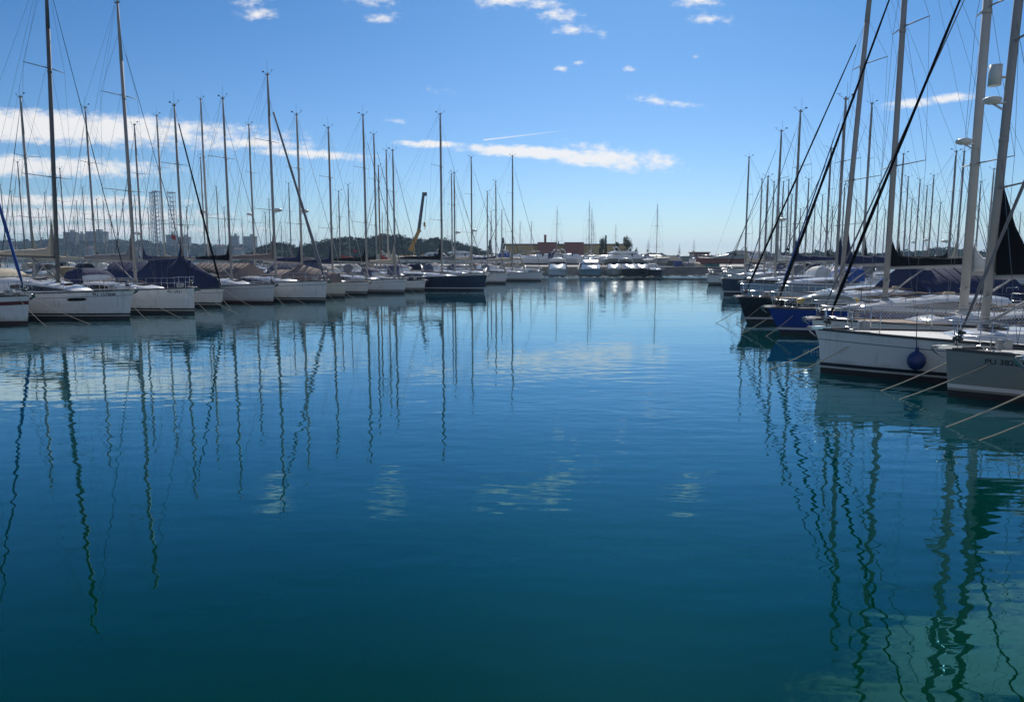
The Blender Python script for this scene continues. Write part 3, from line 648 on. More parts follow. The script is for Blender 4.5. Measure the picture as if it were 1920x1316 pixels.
for px, yt, H, th, lab, kw in [
    (975, 418, 13, R(158), 'thin mast in front of the yellow building', dict(D=172, z=1.9)), (996, 418, 12, R(150), 'mast beside the left brick block of the building', dict(D=166, z=1.9)),
    (1044, 391, 13, R(-100), 'lone leaning mast in front of the gap between the two brick blocks', dict(D=142, z=1.9)), (1104, 381, 14, R(-95), 'tallest mast of the trio right of the brick blocks', dict(furl=0.05, furlc='canvas_navy', D=141, z=1.9)),
    (1109, 395, 13, R(-85), 'middle mast of the trio right of the brick blocks', dict(D=160, z=1.9)), (1112, 420, 12, R(-80), 'shortest mast of the trio right of the brick blocks', dict(D=171, z=1.9)),
    (1154, 423, 10, R(-95), 'small mast in front of the loose dark tree', dict(D=166, z=1.9)), (1231, 386, 14, R(-88), 'lone tall mast over the far quay with a dark hull below', dict(hull='navy_gelcoat', canvas='canvas_white', D=128, bimini=True)),
    (1215, 453, 7.5, R(-90), 'tiny mast left of the lone far quay mast', dict(D=150, z=1.9)), (1274, 461, 7, R(-90), 'tiny mast beside the tent roof', dict(D=180, z=1.9)), (1301, 453, 8, R(-90), 'tiny mast by the flat pavilion', dict(D=174, z=1.9))]:
    behind(px, yt, H, th, lab, GQ, **dict(dict(furl=0.0, L=H * 0.75, B=H * 0.24, fb=1.1, hull='white_gelcoat', canvas='canvas_grey', sail=rng.choice(['canvas_navy', 'canvas_beige', 'canvas_grey']), rise=0.4), **kw))

for k, (px, D) in enumerate([(12, 118), (30, 104), (78, 112), (92, 128), (108, 106), (143, 122), (150, 138), (188, 106), (212, 112), (236, 128), (282, 118), (296, 132), (330, 126), (354, 108), (412, 116), (424, 130), (500, 112), (508, 134)]):
    behind(px, 335 + 70 * ((k * 37) % 11) / 11 + (D - 104) * 0.9, 13, R(158) if k % 2 else R(-22), 'thin distant mast in the crowded rows before the left hills', 'distant yachts before the left hills',
           D=D, L=rng.uniform(9, 11), B=3.2, furl=0.03, furlc='canvas_grey', canvas=rng.choice(['canvas_navy', 'canvas_white', 'canvas_beige']), sail=rng.choice(['canvas_beige', 'canvas_white', 'canvas_blue', 'canvas_grey']), rise=0.5)

for k, (px, D) in enumerate([(1446, 106), (1458, 122), (1480, 118), (1497, 102), (1524, 112), (1537, 126), (1557, 104), (1600, 116), (1641, 104), (1655, 120), (1704, 122), (1730, 118), (1757, 108), (1811, 112), (1872, 104), (1893, 120)]):
    behind(px, 340 + 60 * ((k * 29) % 11) / 11 + (D - 104) * 0.7, 13, R(168) if k % 2 else R(-12), 'thin distant mast in the crowded rows before the right far shore', 'distant yachts before the right far shore',
           D=D, L=rng.uniform(9, 11), B=3.2, furl=0.03, furlc=rng.choice(['canvas_grey', 'canvas_navy']), canvas=rng.choice(['canvas_navy', 'canvas_white', 'canvas_grey']), sail=rng.choice(['canvas_beige', 'canvas_white', 'canvas_blue', 'canvas_grey']), rise=0.5)

# overlap report
for i in range(len(PLAN)):
    for j in range(i):
        la, ca, ta, La, Ba = PLAN[i]; lb, cb, tb, Lb, Bb = PLAN[j]
        best = 99
        for u in (-.45, -.3, -.15, 0, .15, .3, .45):
            for v in (-.45, -.3, -.15, 0, .15, .3, .45):
                best = min(best, ((ca + dvec(ta) * La * u) - (cb + dvec(tb) * Lb * v)).length)
        if best < 2.2: print('OVERLAP %.1f' % best, '|', la[:45], [round(c) for c in ca[:2]], '|', lb[:45], [round(c) for c in cb[:2]])

# ------------------------------------------------------------------ pieces of gear that lie on or hang from the boats
def rope(key, t, side, ahead, lat, label, m='rope', r=0.011, z0=None):
    (o, h, xm), bow, th = FL[key]
    q = h.p(t, h.sheer(t) + 0.02 if z0 is None else z0, side, 0.02)
    M = Matrix.Translation(o.location) @ Matrix.Rotation(th, 4, 'Z')
    p0 = M @ q; p1 = M @ Vector((h.L / 2 + ahead, lat, -0.35))
    mb = MB(); pts = []; sag = rng.uniform(0.05, 0.30)
    for i in range(9):
        u = i / 8; p = p0.lerp(p1, u); p.z -= sag * math.sin(math.pi * u); pts.append(p)
    mb.path(pts, r, n=5); ob = mb.build('mooring_rope', m); tag(ob, label, 'rope', 'mooring ropes')
for key, who in (('b1', 'the red-banded yacht'), ('b2', 'the yacht with the hull slit window'), ('b3', 'the yacht with double waterline stripes'), ('b4', 'the navy-covered boat'), ('b5', 'the yacht with the black cockpit tent'), ('b6', 'the thick furled sail yacht'),
                 ('b9', 'the white sloop')):
    rope(key, 0.965, -1, 2.6 + rng.uniform(-.3, .5), -0.7, 'near pale mooring rope slanting into the water from ' + who)
    rope(key, 0.955, 1, 3.4 + rng.uniform(-.3, .5), 0.9, 'farther pale mooring rope slanting into the water from ' + who)
for key, who in (('ra', 'the black yacht bow'), ('rb', 'the bright blue bow'), ('rd', 'the big white yacht bow'), ('re', 'the grey yacht bow'), ('rf', 'the bow at the right edge')):
    rope(key, 0.95, 1, 2.0 + rng.uniform(-.2, .3), 0.8, 'near pale mooring rope slanting into the water from ' + who, r=0.013, z0=0.75)
    rope(key, 0.975, -1, 2.1 + rng.uniform(-.2, .3), -0.4, 'farther pale mooring rope slanting into the water from ' + who, r=0.013, z0=0.85)

def fender(key, t, side, label, big=False, m='plastic_white'):
    (o, h, xm), bow, th = FL[key]
    M = Matrix.Translation(o.location) @ Matrix.Rotation(th, 4, 'Z')
    rr = 0.2 if big else 0.11
    q = M @ h.p(t, 0.55, side, rr + 0.03); top = M @ (h.p(t, h.sheer(t), side, -0.05) + Vector((0, 0, 0.60)))
    e = empty('fender', q); tag(e, label, 'fender', None if big else 'boat fenders')
    mb = MB()
    if big: mb.ball((0, 0, 0), rr, 20, 14, (1, 1, 1.12)); mb.tube((0, 0, rr), (0, 0, rr + 0.12), 0.05, 0.035, n=10)
    else: mb.ball((0, 0, 0), rr, 12, 8, (1, 1, 3.0)); mb.tube((0, 0, 0.3), (0, 0, 0.38), 0.03, n=8)
    mb.build('float_body', m, e)
    d = top - q; edge = M @ h.p(t, h.sheer(t) + 0.04, side, 0.04) - q
    mb = MB(); mb.path([(0, 0, rr * (1 if big else 2.8)), edge, d], 0.010, n=5); mb.build('fender_line', 'rope_dark', e)
def station(key, px, side):
    (o, h, xm), bow, th = FL[key]; M = Matrix.Translation(o.location) @ Matrix.Rotation(th, 4, 'Z')
    return min((i / 200 for i in range(60, 200)), key=lambda t: abs(proj(M @ h.p(t, 0.6, side, 0.2))[0] - px))
fender('rd', station('rd', 1718, 1), 1, 'big round blue ball fender hanging on the white hull at right', True, 'plastic_blue')
fender('b2', 0.60, -1, 'long pale fender hanging beside the dark hull slit window')
fender('b3', 0.62, -1, 'long white fender on the double-striped hull', m='plastic_white')
fender('b9', 0.66, -1, 'navy fender on the white sloop', m='plastic_blue')
fender('b5', 0.62, -1, 'white fender on the hull with dark red bottom paint')
fender('b6', 0.60, -1, 'white fender on the hull under the thick furled sail')
fender('b12', 0.62, -1, 'white fender on the last yacht of the left row')
fender('ra', 0.66, 1, 'white fender hanging on the black hull')
fender('b10', 0.55, -1, 'white fender hanging on the dark navy hull')

# upturned dinghy on the blue foredeck
(o, h, xm), bow, th = FL['rb']
e = empty('dinghy', o.location + dvec(th) * (h.L * 0.345) + Vector((0, 0, 1.20)), th); tag(e, 'upturned grey dinghy with yellow ends lying on the bright blue foredeck', 'dinghy')
mb = MB(); rr = []
for i in range(13):
    u = i / 12; x = -1.35 + 2.7 * u; w = 0.66 * (1 - abs(2 * u - 1) ** 3.2) ** 0.7 + 0.02; top = 0.40 * (1 - abs(2 * u - 1) ** 3.5) + 0.06
    rr.append([(x, w * math.cos(math.pi * j / 10), (0 if j in (0, 10) else top * math.sin(math.pi * j / 10) ** 0.7)) for j in range(11)])
mb.loft(rr, cap0=True, cap1=True); e.scale = (0.86, 0.86, 0.9); mb.build('dinghy_hull', 'grey_gelcoat', e)
for s2, nm in ((1, 'bow_cone'), (-1, 'stern_cone')):
    mb = MB(); mb.loft([[(s2 * x, w * math.cos(2 * math.pi * j / 12), 0.12 + w * 0.62 * math.sin(2 * math.pi * j / 12)) for j in range(12)][::s2] for x, w in ((1.08, 0.20), (1.25, 0.19), (1.42, 0.13), (1.50, 0.03))], closed=True, cap0=True, cap1=True); mb.build(nm, 'plastic_yellow', e)
mb = MB(); mb.path([(-1.3 + 2.6 * i / 12, -0.70 * (1 - abs(2 * i / 12 - 1) ** 3.2) ** 0.7 - 0.03, 0.03) for i in range(13)], 0.035); mb.path([(-1.3 + 2.6 * i / 12, 0.70 * (1 - abs(2 * i / 12 - 1) ** 3.2) ** 0.7 + 0.03, 0.03) for i in range(13)], 0.035); mb.build('rubbing_strake', 'plastic_white', e)

# floating pontoons behind the bows
def pontoon(p0, ang, off, back, length, label):
    d = dvec(ang); base = p0 + d * off - dvec(back) * 14.2
    e = empty('floating_pontoon', (base.x, base.y, 0), ang); tag(e, label, 'pontoon')
    mb = MB(); mb.box((length / 2, 0, 0.42), (length, 2.4, 0.12))
    for i in range(int(length / 0.5)): mb.box((0.25 + i * 0.5, 0, 0.49), (0.44, 2.36, 0.03))
    mb.build('pontoon_deck', 'planks', e)
    mb = MB()
    for i in range(int(length / 6)): mb.box((3 + i * 6, 0, 0.15), (4.5, 2.2, 0.42))
    mb.build('pontoon_float', 'concrete', e)
    for i in range(int(length / 12)):
        mb = MB(); mb.box((6 + i * 12, 0.8, 1.0), (0.28, 0.22, 1.0)); mb.box((6 + i * 12, 0.8, 1.56), (0.32, 0.26, 0.12)); mb.build('power_pedestal', 'plastic_white', e)
pontoon(Vector((-21.6, 32, 0)), R(68), -22, DIRL, 90, 'long floating wooden pontoon behind the left row of yachts')
pontoon(Vector((8, 18.5, 0)), R(78), -12, DIRR, 84, 'long floating wooden pontoon behind the right row of yachts')
# ------------------------------------------------------------------ water
def water():
    m = bpy.data.materials.new('sea_water'); m.use_nodes = True; MATS['sea_water'] = m
    nt = m.node_tree; b = nt.nodes['Principled BSDF']; N = nt.nodes.new; Lk = nt.links.new
    b.inputs['Specular IOR Level'].default_value = 0.0; b.inputs['Roughness'].default_value = 1.0
    g = N('ShaderNodeBsdfGlossy'); mixs = N('ShaderNodeMixShader'); lw = N('ShaderNodeLayerWeight'); lw.inputs['Blend'].default_value = 0.5
    Lk(b.outputs[0], mixs.inputs[1]); Lk(g.outputs[0], mixs.inputs[2]); Lk(mixs.outputs[0], nt.nodes['Material Output'].inputs['Surface'])
    b.subsurface_method = 'BURLEY'
    b.inputs['Subsurface Weight'].default_value = 1.0; b.inputs['Subsurface Radius'].default_value = (0.4, 1.0, 1.0); b.inputs['Subsurface Scale'].default_value = 4.0
    tc = N('ShaderNodeTexCoord'); sep = N('ShaderNodeSeparateXYZ'); Lk(tc.outputs['Object'], sep.inputs[0])
    def noise(sx, sy, detail, rough=0.5, off=0.0):
        mp = N('ShaderNodeMapping'); mp.inputs['Scale'].default_value = (sx, sy, 1); mp.inputs['Location'].default_value = (off, off * 1.7, off); mp.inputs['Rotation'].default_value = (0, 0, R(off * 3))
        n = N('ShaderNodeTexNoise'); n.inputs['Scale'].default_value = 1; n.inputs['Detail'].default_value = detail; n.inputs['Roughness'].default_value = rough
        Lk(tc.outputs['Object'], mp.inputs['Vector']); Lk(mp.outputs['Vector'], n.inputs['Vector']); return n.outputs['Fac']
    def math_(op, a, c):
        k = N('ShaderNodeMath'); k.operation = op
        for i, v in enumerate((a, c)):
            if isinstance(v, (int, float)): k.inputs[i].default_value = v
            else: Lk(v, k.inputs[i])
        return k.outputs[0]
    def mr(v, a, c, d, e, smooth=True):
        k = N('ShaderNodeMapRange'); k.interpolation_type = 'SMOOTHSTEP' if smooth else 'LINEAR'
        for i, q in enumerate((a, c, d, e)): k.inputs[i + 1].default_value = q
        Lk(v, k.inputs[0]); return k.outputs[0]
    y = sep.outputs['Y']; x = sep.outputs['X']
    ripple = noise(0.75, 1.9, 2, 0.5, 2.0); fine = noise(2.6, 6.5, 2, 0.5, 5.0); swell = noise(0.16, 0.32, 1, 0.5, 9.0)
    zone = noise(0.045, 0.09, 2, 0.5, 3.0)
    calm = mr(zone, 0.42, 0.62, 0.55, 1.35)
    amp_r = math_('MULTIPLY', mr(y, 4, 26, 0.010, 0.0085), calm)
    amp_f = math_('MULTIPLY', mr(y, 8, 24, 0.0009, 0.0010), calm)
    far = mr(math_('ADD', y, math_('MULTIPLY', zone, 40.0)), 120, 140, 0.0, 1.0)
    zig = noise(1.7, 2.6, 1, 0.5, 12.0); gl = noise(1.5, 1.7, 3, 0.6, 7.0)
    amp_g = math_('MULTIPLY', far, 0.05)
    hgt = math_('ADD', math_('ADD', math_('MULTIPLY', ripple, amp_r), math_('MULTIPLY', fine, amp_f)), math_('ADD', math_('ADD', math_('MULTIPLY', swell, 0.014), math_('MULTIPLY', zig, 0.0036)), math_('MULTIPLY', gl, amp_g)))
    bp = N('ShaderNodeBump'); bp.inputs['Strength'].default_value = 1.0; bp.inputs['Distance'].default_value = 1.0
    Lk(hgt, bp.inputs['Height']); Lk(bp.outputs['Normal'], b.inputs['Normal']); Lk(bp.outputs['Normal'], g.inputs['Normal']); Lk(bp.outputs['Normal'], lw.inputs['Normal'])
    fz = lw.outputs['Facing']; Lk(math_('ADD', 0.022, math_('MULTIPLY', 0.978, math_('POWER', fz, 3.8))), mixs.inputs[0])
    tm = N('ShaderNodeMix'); tm.data_type = 'RGBA'; tm.inputs[6].default_value = (0.20, 0.74, 1.0, 1); tm.inputs[7].default_value = (0.92, 0.98, 1.0, 1); Lk(mr(fz, 0.58, 0.985, 0.0, 1.0, False), tm.inputs[0]); Lk(tm.outputs[2], g.inputs['Color'])
    spark = mr(noise(1.3, 0.35, 3, 0.7, 4.0), 0.50, 0.66, 0.03, 0.19)
    Lk(math_('ADD', 0.004, math_('MULTIPLY', far, spark)), g.inputs['Roughness'])
    # water colour darker and greener near the camera, lighter and bluer farther out
    outward = mr(math_('ADD', y, math_('MULTIPLY', zone, 6.0)), 7, 17, 0.0, 1.0)
    cm = N('ShaderNodeMix'); cm.data_type = 'RGBA'; cm.inputs[6].default_value = (0.0, 0.026, 0.008, 1); cm.inputs[7].default_value = (0.0, 0.052, 0.060, 1)
    Lk(outward, cm.inputs[0]); Lk(cm.outputs[2], b.inputs['Base Color'])
    mb = MB()
    i = [mb.pt(p) for p in ((-3500, -300, 0), (3500, -300, 0), (3500, 4000, 0), (-3500, 4000, 0))]; mb.quad(*i)
    tag(mb.build('water', 'sea_water'), kind='structure')
water()

# ------------------------------------------------------------------ hills and woods
def interp(tab, x):
    if x <= tab[0][0]: return tab[0][1]
    for (a, b), (c, d) in zip(tab, tab[1:]):
        if x <= c: return b + (d - b) * (x - a) / (c - a)
    return tab[-1][1]
def hill(name, tab, Y, depth, mname, drop=0.0, step=6, base=0.0):
    """terrain whose skyline, seen over the water, follows the table of (x, y) picture points at distance Y"""
    mb = MB(); x0, x1 = tab[0][0], tab[-1][0]; n = int((x1 - x0) / step); rings = []
    prof = [(-1, 0), (-0.8, 0.22), (-0.5, 0.62), (-0.2, 0.92), (0, 1), (0.3, 0.96), (0.7, 0.7), (1.2, 0.2), (1.5, 0)]
    tops = []
    for i in range(n + 1):
        px = x0 + (x1 - x0) * i / n
        p = at(px, interp(tab, px), Y); zt = max(0.5, p.z - drop); tops.append((p.x, zt))
        ring = []
        for q, (dy, f) in enumerate(prof):
            w = 1 + 0.12 * math.sin(i * 0.9 + q * 2.0)
            ring.append((p.x * (1 + dy * depth / Y * 0.5), Y + dy * depth, base - 0.5 + (zt + 0.5 - base) * f * (w if 0 < q < 4 else 1)))
        rings.append(ring)
    mb.loft(rings); tag(mb.build(name, mname), kind='structure')
    return tops
def crown(mb, c, rad, hgt, n, leaf, rr, lump=6, shape='round'):
    """leaf clumps through the volume of a crown"""
    lumps = [Vector((rr.gauss(0, 0.45), rr.gauss(0, 0.45), rr.uniform(0.1, 0.95))) for _ in range(lump)]
    for _ in range(n):
        l = rr.choice(lumps)
        if shape == 'cone':
            u = rr.random() ** 1.4; a = rr.uniform(0, 6.283); q = rad * (1 - u) ** 0.8 * rr.uniform(0.55, 1.05) + 0.1
            p = Vector((c[0] + q * math.cos(a), c[1] + q * math.sin(a), c[2] + u * hgt))
        else:
            d = Vector((rr.gauss(0, 1), rr.gauss(0, 1), rr.gauss(0, 0.8))).normalized() * rr.uniform(0.5, 1.0) * 0.55
            p = Vector((c[0] + (l.x * 0.75 + d.x) * rad, c[1] + (l.y * 0.75 + d.y) * rad, c[2] + (l.z + d.z * 0.45) * hgt))
        a = Vector((rr.gauss(0, 1), rr.gauss(0, 1), rr.gauss(0, 0.7))).normalized(); b = a.cross(Vector((rr.gauss(0, 1), rr.gauss(0, 1), rr.gauss(0, 1)))).normalized()
        s = leaf * rr.uniform(0.6, 1.4)
        k = len(mb.v); mb.v += [tuple(p + a * s), tuple(p + b * s * 0.6), tuple(p - a * s * 0.9), tuple(p - b * s * 0.6)]; mb.quad(k, k + 1, k + 2, k + 3)
rw = random.Random(11)
NEAR = [(470, 486), (487, 470), (500, 456), (520, 452), (545, 455), (562, 464), (590, 452), (620, 445), (660, 442), (690, 445), (720, 436), (742, 438), (760, 441), (790, 448), (812, 444), (835, 446), (852, 453), (880, 459), (905, 466), (925, 474), (950, 484)]
tops = hill('wooded_hill', NEAR, 340, 60, 'hill_green', drop=2.2)
mb = MB()
for _ in range(620):
    i = rw.randrange(len(tops)); x, z = tops[i]; dy = rw.uniform(-0.9, 0.25); f = interp([(-1, 0), (-0.8, .22), (-.5, .62), (-.2, .92), (0, 1), (.3, .96)], dy)
    crown(mb, (x * (1 + dy * 0.09) + rw.uniform(-1, 1), 340 + dy * 60, z * f - 1.2), rw.uniform(1.6, 2.9), rw.uniform(1.9, 3.6) * min(1, 0.4 + z / 8), 190, 0.30, rw)
tag(mb.build('woodland', 'leaf_pine'), 'dark pine wood covering the rounded hill behind the left yachts', 'wood', kind='stuff')
FARL = [(-500, 455), (-200, 448), (-60, 446), (0, 446), (60, 447), (110, 445), (150, 441), (200, 442), (240, 446), (300, 451), (340, 452), (400, 455), (450, 456), (500, 458), (560, 464), (640, 470), (760, 474), (950, 478), (1150, 479)]
tops = hill('far_hills', FARL, 820, 120, 'hill_green', drop=4, step=8)
mb = MB()
def cover(tops, Y, depth, count, rad, hgt, n, leaf):
    for _ in range(count):
        i = rw.randrange(len(tops)); x, z = tops[i]; dy = rw.uniform(-0.85, 0.1); f = interp([(-1, 0), (-0.8, .22), (-.5, .62), (-.2, .92), (0, 1), (.3, .96)], dy)
        crown(mb, (x * (1 + dy * depth / Y * 0.5) + rw.uniform(-5, 5), Y + dy * depth, z * f - 2), rad * rw.uniform(.7, 1.3), hgt * rw.uniform(.6, 1.25), n, leaf, rw)
cover(tops, 820, 120, 900, 5.0, 4.6, 60, 1.15)
FARR = [(1150, 480), (1180, 479), (1205, 474), (1222, 477), (1236, 475), (1260, 480), (1290, 478), (1320, 479), (1380, 478), (1420, 475), (1450, 474), (1500, 473), (1530, 472), (1560, 471), (1600, 472), (1640, 477), (1660, 476), (1700, 472), (1740, 467), (1770, 465), (1800, 468), (1850, 472), (1920, 470), (2100, 468), (2400, 470)]
tops = hill('far_shore', FARR, 430, 60, 'hill_green', drop=0.6, step=8)
cover(tops, 430, 60, 700, 2.6, 2.8, 60, 0.62)
tag(mb.build('distant_woodland', 'leaf_far'), 'hazy blue-green woods on the far shores across the bay', 'wood', kind='stuff')

# distant town on the left hills
def block(px0, px1, ytop, Y, label, m='plaster_pale', roof=None):
    a, b = at(px0, ytop, Y), at(px1, ytop, Y); w = b.x - a.x; hgt = a.z
    e = empty('apartment_block', ((a.x + b.x) / 2, Y, 0)); tag(e, label, 'apartment block', 'apartment blocks on the far hills')
    d = w * 0.6
    mb = MB(); mb.box((0, 0, hgt / 2), (w, d, hgt)); mb.build('wall', m, e)
    mb = MB(); mb.box((0, 0, hgt + 0.5), (w * 1.04, d * 1.04, 1.0)); mb.box((w * 0.15, 0, hgt + 2), (w * 0.3, d * 0.4, 2.6)); mb.build('roof', roof or 'concrete', e)
    nx = max(3, int(w / 4)); nz = 0
    z = hgt - 2.6
    while z > max(3, hgt - 22) and nz < 6:
        mb = MB()
        for i in range(nx): mb.box((-w / 2 + w * (i + 0.5) / nx, -d / 2 - 0.02, z), (w / nx * 0.5, 0.1, 1.5))
        mb.build('window_band', 'window_far', e); z -= 3.2; nz += 1
for a in ((122, 143, 437, 780, 'pale apartment block left of the pair on the far left hill'), (146, 158, 440, 800, 'narrow apartment block between the two wide ones on the hill'), (166, 198, 436, 790, 'widest apartment block on the far left hill'),
          (313, 330, 442, 780, 'squat apartment tower behind the navy-covered boat'), (336, 356, 446, 790, 'low apartment block right of the squat tower'), (432, 447, 444, 800, 'apartment tower left of the slim mast'), (458, 480, 445, 810, 'broad apartment tower behind the slim mast')):
    block(*a)
hs = 0
for px, yy, lab in ((20, 459, 'small tile-roofed house at the far left shore'), (98, 464, 'small tile-roofed house right of the dark tall mast'), (170, 466, 'small tile-roofed house under the widest apartment block'), (255, 468, 'small tile-roofed house near the lattice towers'),
                    (345, 462, 'small tile-roofed house behind the navy-covered boat'), (415, 463, 'small tile-roofed house left of the apartment towers'), (448, 468, 'small tile-roofed house between the two apartment towers')):
    a = at(px, yy, 720); e = empty('house', (a.x, 720, 0)); tag(e, lab, 'house', 'small houses on the far shore')
    mb = MB(); mb.box((0, 0, a.z / 2), (8, 7, a.z)); mb.build('wall', 'plaster_pale', e)
    mb = MB(); z = a.z; mb.loft([[(-4.4, -3.8, z), (-4.4, 0, z + 2.2), (-4.4, 3.8, z)], [(4.4, -3.8, z), (4.4, 0, z + 2.2), (4.4, 3.8, z)]], closed=True, cap0=True, cap1=True, smooth=False); mb.build('roof', 'roof_tile', e)
# lattice towers of the shipyard
for px0, px1, yt, lab in ((281, 287, 362, 'left pale lattice tower of the distant shipyard'), (288, 297, 360, 'middle lattice tower of the distant shipyard, the broadest'), (316, 326, 362, 'right lattice tower of the distant shipyard')):
    a, b = at(px0, yt, 1000), at(px1, yt, 1000); w = b.x - a.x; hgt = a.z; e = empty('lattice_tower', ((a.x + b.x) / 2, 1000, 0)); tag(e, lab, 'lattice tower', 'lattice towers beyond the bay')
    mb = MB(); cs = [(-w / 2, -w / 2), (w / 2, -w / 2), (w / 2, w / 2), (-w / 2, w / 2)]
    for c in cs: mb.tube((*c, 0), (*c, hgt), 0.42, n=5)
    mb.build('tower_leg', 'lattice_grey', e)
    mb = MB(); k = int(hgt / 5.5)
    for i in range(1, k + 1):
        z = hgt * i / k
        for p, q in zip(cs, cs[1:] + cs[:1]):
            mb.tube((*p, z), (*q, z), 0.30, n=4); mb.tube((*p, z - hgt / k), (*q, z), 0.16, n=4)
    mb.build('bracing', 'lattice_grey', e)
    mb = MB(); mb.box((0, 0, hgt + 0.6), (w * 1.25, w * 1.25, 1.0)); mb.build('top_platform', 'lattice_grey', e)

# ------------------------------------------------------------------ the far quay and its yard
QY = 136.0
def P(px, Y): return at(px, 480, Y).x
mb = MB(); mb.box(((P(880, QY) + P(1700, QY)) / 2, QY + 110, 0.3), (P(1700, QY) - P(880, QY), 220, 2.0)); tag(mb.build('yard_ground', 'concrete'), kind='structure')
e = empty('quay_wall', (P(1290, QY), QY - 0.4, 0)); tag(e, 'low dark stone quay wall with a pale coping across the end of the basin', 'quay')
mb = MB(); mb.box((0, 0, 0.4), (P(1700, QY) - P(880, QY), 0.7, 1.9)); mb.build('wall', 'quay_stone', e)
mb = MB(); mb.box((0, 0.05, 1.43), (P(1700, QY) - P(880, QY), 1.0, 0.16)); mb.build('coping', 'concrete', e)
for i in range(12):
    x = -P(1290, QY) + P(920 + i * 60, QY); mb = MB(); mb.tube((x, 0.05, 1.51), (x, .05, 1.85), .12, n=8); mb.tube((x, .05, 1.85), (x, .05, 1.95), .2, n=8); mb.build('bollard', 'alu_dark', e)

def building():
    Y = 205; x0, x1 = P(948, Y), P(1182, Y); ztop = at(1000, 459, Y).z; e = empty('workshop_building', ((x0 + x1) / 2, Y, 1.3)); cx = (x0 + x1) / 2
    tag(e, 'long yellow workshop building with two red brick blocks and a chimney', 'building'); h = ztop - 1.3
    mb = MB(); mb.box((0, 8, h / 2), (x1 - x0, 16, h)); mb.build('wall', 'yellow_plaster', e)
    mb = MB(); mb.box((0, 8, h + 0.12), (x1 - x0 + 0.5, 16.6, 0.3)); mb.build('roof', 'roof_dark', e)
    for a, b in ((1008, 1043), (1058, 1093)):
        xa, xb = P(a, Y) - cx, P(b, Y) - cx; bo = MB(); bo.box(((xa + xb) / 2, -0.8, (h + 0.5) / 2), (xb - xa, 1.58, h + 0.5)); bo = bo.build('brick_block', 'brick_red', e)
        mb = MB(); mb.box(((xa + xb) / 2, -0.8, h + 0.58), (xb - xa + 0.3, 1.9, 0.18)); mb.build('cornice', 'brick_dark', bo)
        for i in range(3):
            mb = MB(); mb.box((xa + (xb - xa) * (0.2 + 0.3 * i), -1.6, 1.9), (0.9, 0.08, 1.7)); mb.build('window', 'window_dark', bo)
    for px in (966, 983, 1000, 1050, 1102, 1118, 1142, 1166):
        x = P(px, Y) - cx; w = MB(); w.box((x, -0.03, 2.3), (1.5, 0.10, 1.2)); wo = w.build('window', 'window_dark', e)
        mb = MB(); mb.box((x, -0.07, 1.62), (1.8, 0.16, 0.12)); mb.box((x, -0.10, 2.3), (0.08, 0.05, 1.2)); mb.build('sill', 'plaster_pale', wo)
    xa = P(1023, Y) - cx; mb = MB(); mb.box((xa, 3, h + 1.4), (0.62, 0.62, 2.8)); mb.box((xa, 3, h + 2.75), (0.8, 0.8, 0.2)); mb.build('chimney', 'brick_red', e)
    xa = P(1048, Y) - cx; mb = MB(); mb.tube((xa, 3, h), (xa, 3, h + 0.8), 0.14, n=8); mb.box((xa, 3, h + .85), (.4, .4, .2)); mb.build('roof_vent', 'alu_dark', e)
building()

def tree(px, ytop, Y, w, label, kind='cone', leaf='leaf_dark', seed=1, n=900, group='trees by the yellow building'):
    rr = random.Random(seed); t = at(px, ytop, Y); e = empty('tree', (t.x, Y, 1.3)); tag(e, label, 'tree', group); H = t.z - 1.3
    mb = MB(); mb.tube((0, 0, -0.2), (0.05, 0, H * 0.45), 0.16, 0.10, n=7); mb.tube((0.05, 0, H * 0.45), (0, 0, H * 0.9), 0.10, 0.03, n=6)
    for i in range(7):
        a = rr.uniform(0, 6.28); z = H * rr.uniform(0.25, 0.7); mb.tube((0, 0, z), (math.cos(a) * w * 0.4, math.sin(a) * w * 0.4, z + H * 0.18), 0.05, 0.02, n=4)
    mb.build('trunk', 'bark', e)
    mb = MB()
    if kind == 'cone': crown(mb, (0, 0, H * 0.05), w * 0.5, H * 0.96, n, 0.17, rr, shape='cone')
    else: crown(mb, (0, 0, H * 0.22), w * 0.5, H * 0.68, n, 0.16, rr, lump=12)
    mb.build('crown', leaf, e)
tree(919, 450, 185, 1.5, 'narrow dark cypress behind the last left masts', seed=1)
tree(943, 447, 190, 2.1, 'broad dark conifer at the left end of the yellow building', seed=2, n=1300)
tree(1129, 444, 180, 1.6, 'rounded dark tree standing against a slim cypress', 'round', seed=3)
tree(1136, 442, 182, 0.7, 'slim pointed cypress against the rounded dark tree', seed=4, n=700)
tree(1157, 452, 180, 2.0, 'small dark tree left of the tall loose one', 'round', seed=5)
tree(1176, 443, 178, 3.2, 'tallest loose-crowned dark tree right of the building', 'round', seed=6, n=1500)
tree(1193, 462, 176, 1.3, 'pale autumn sapling right of the dark trees', 'round', 'leaf_pale', seed=7, n=350)

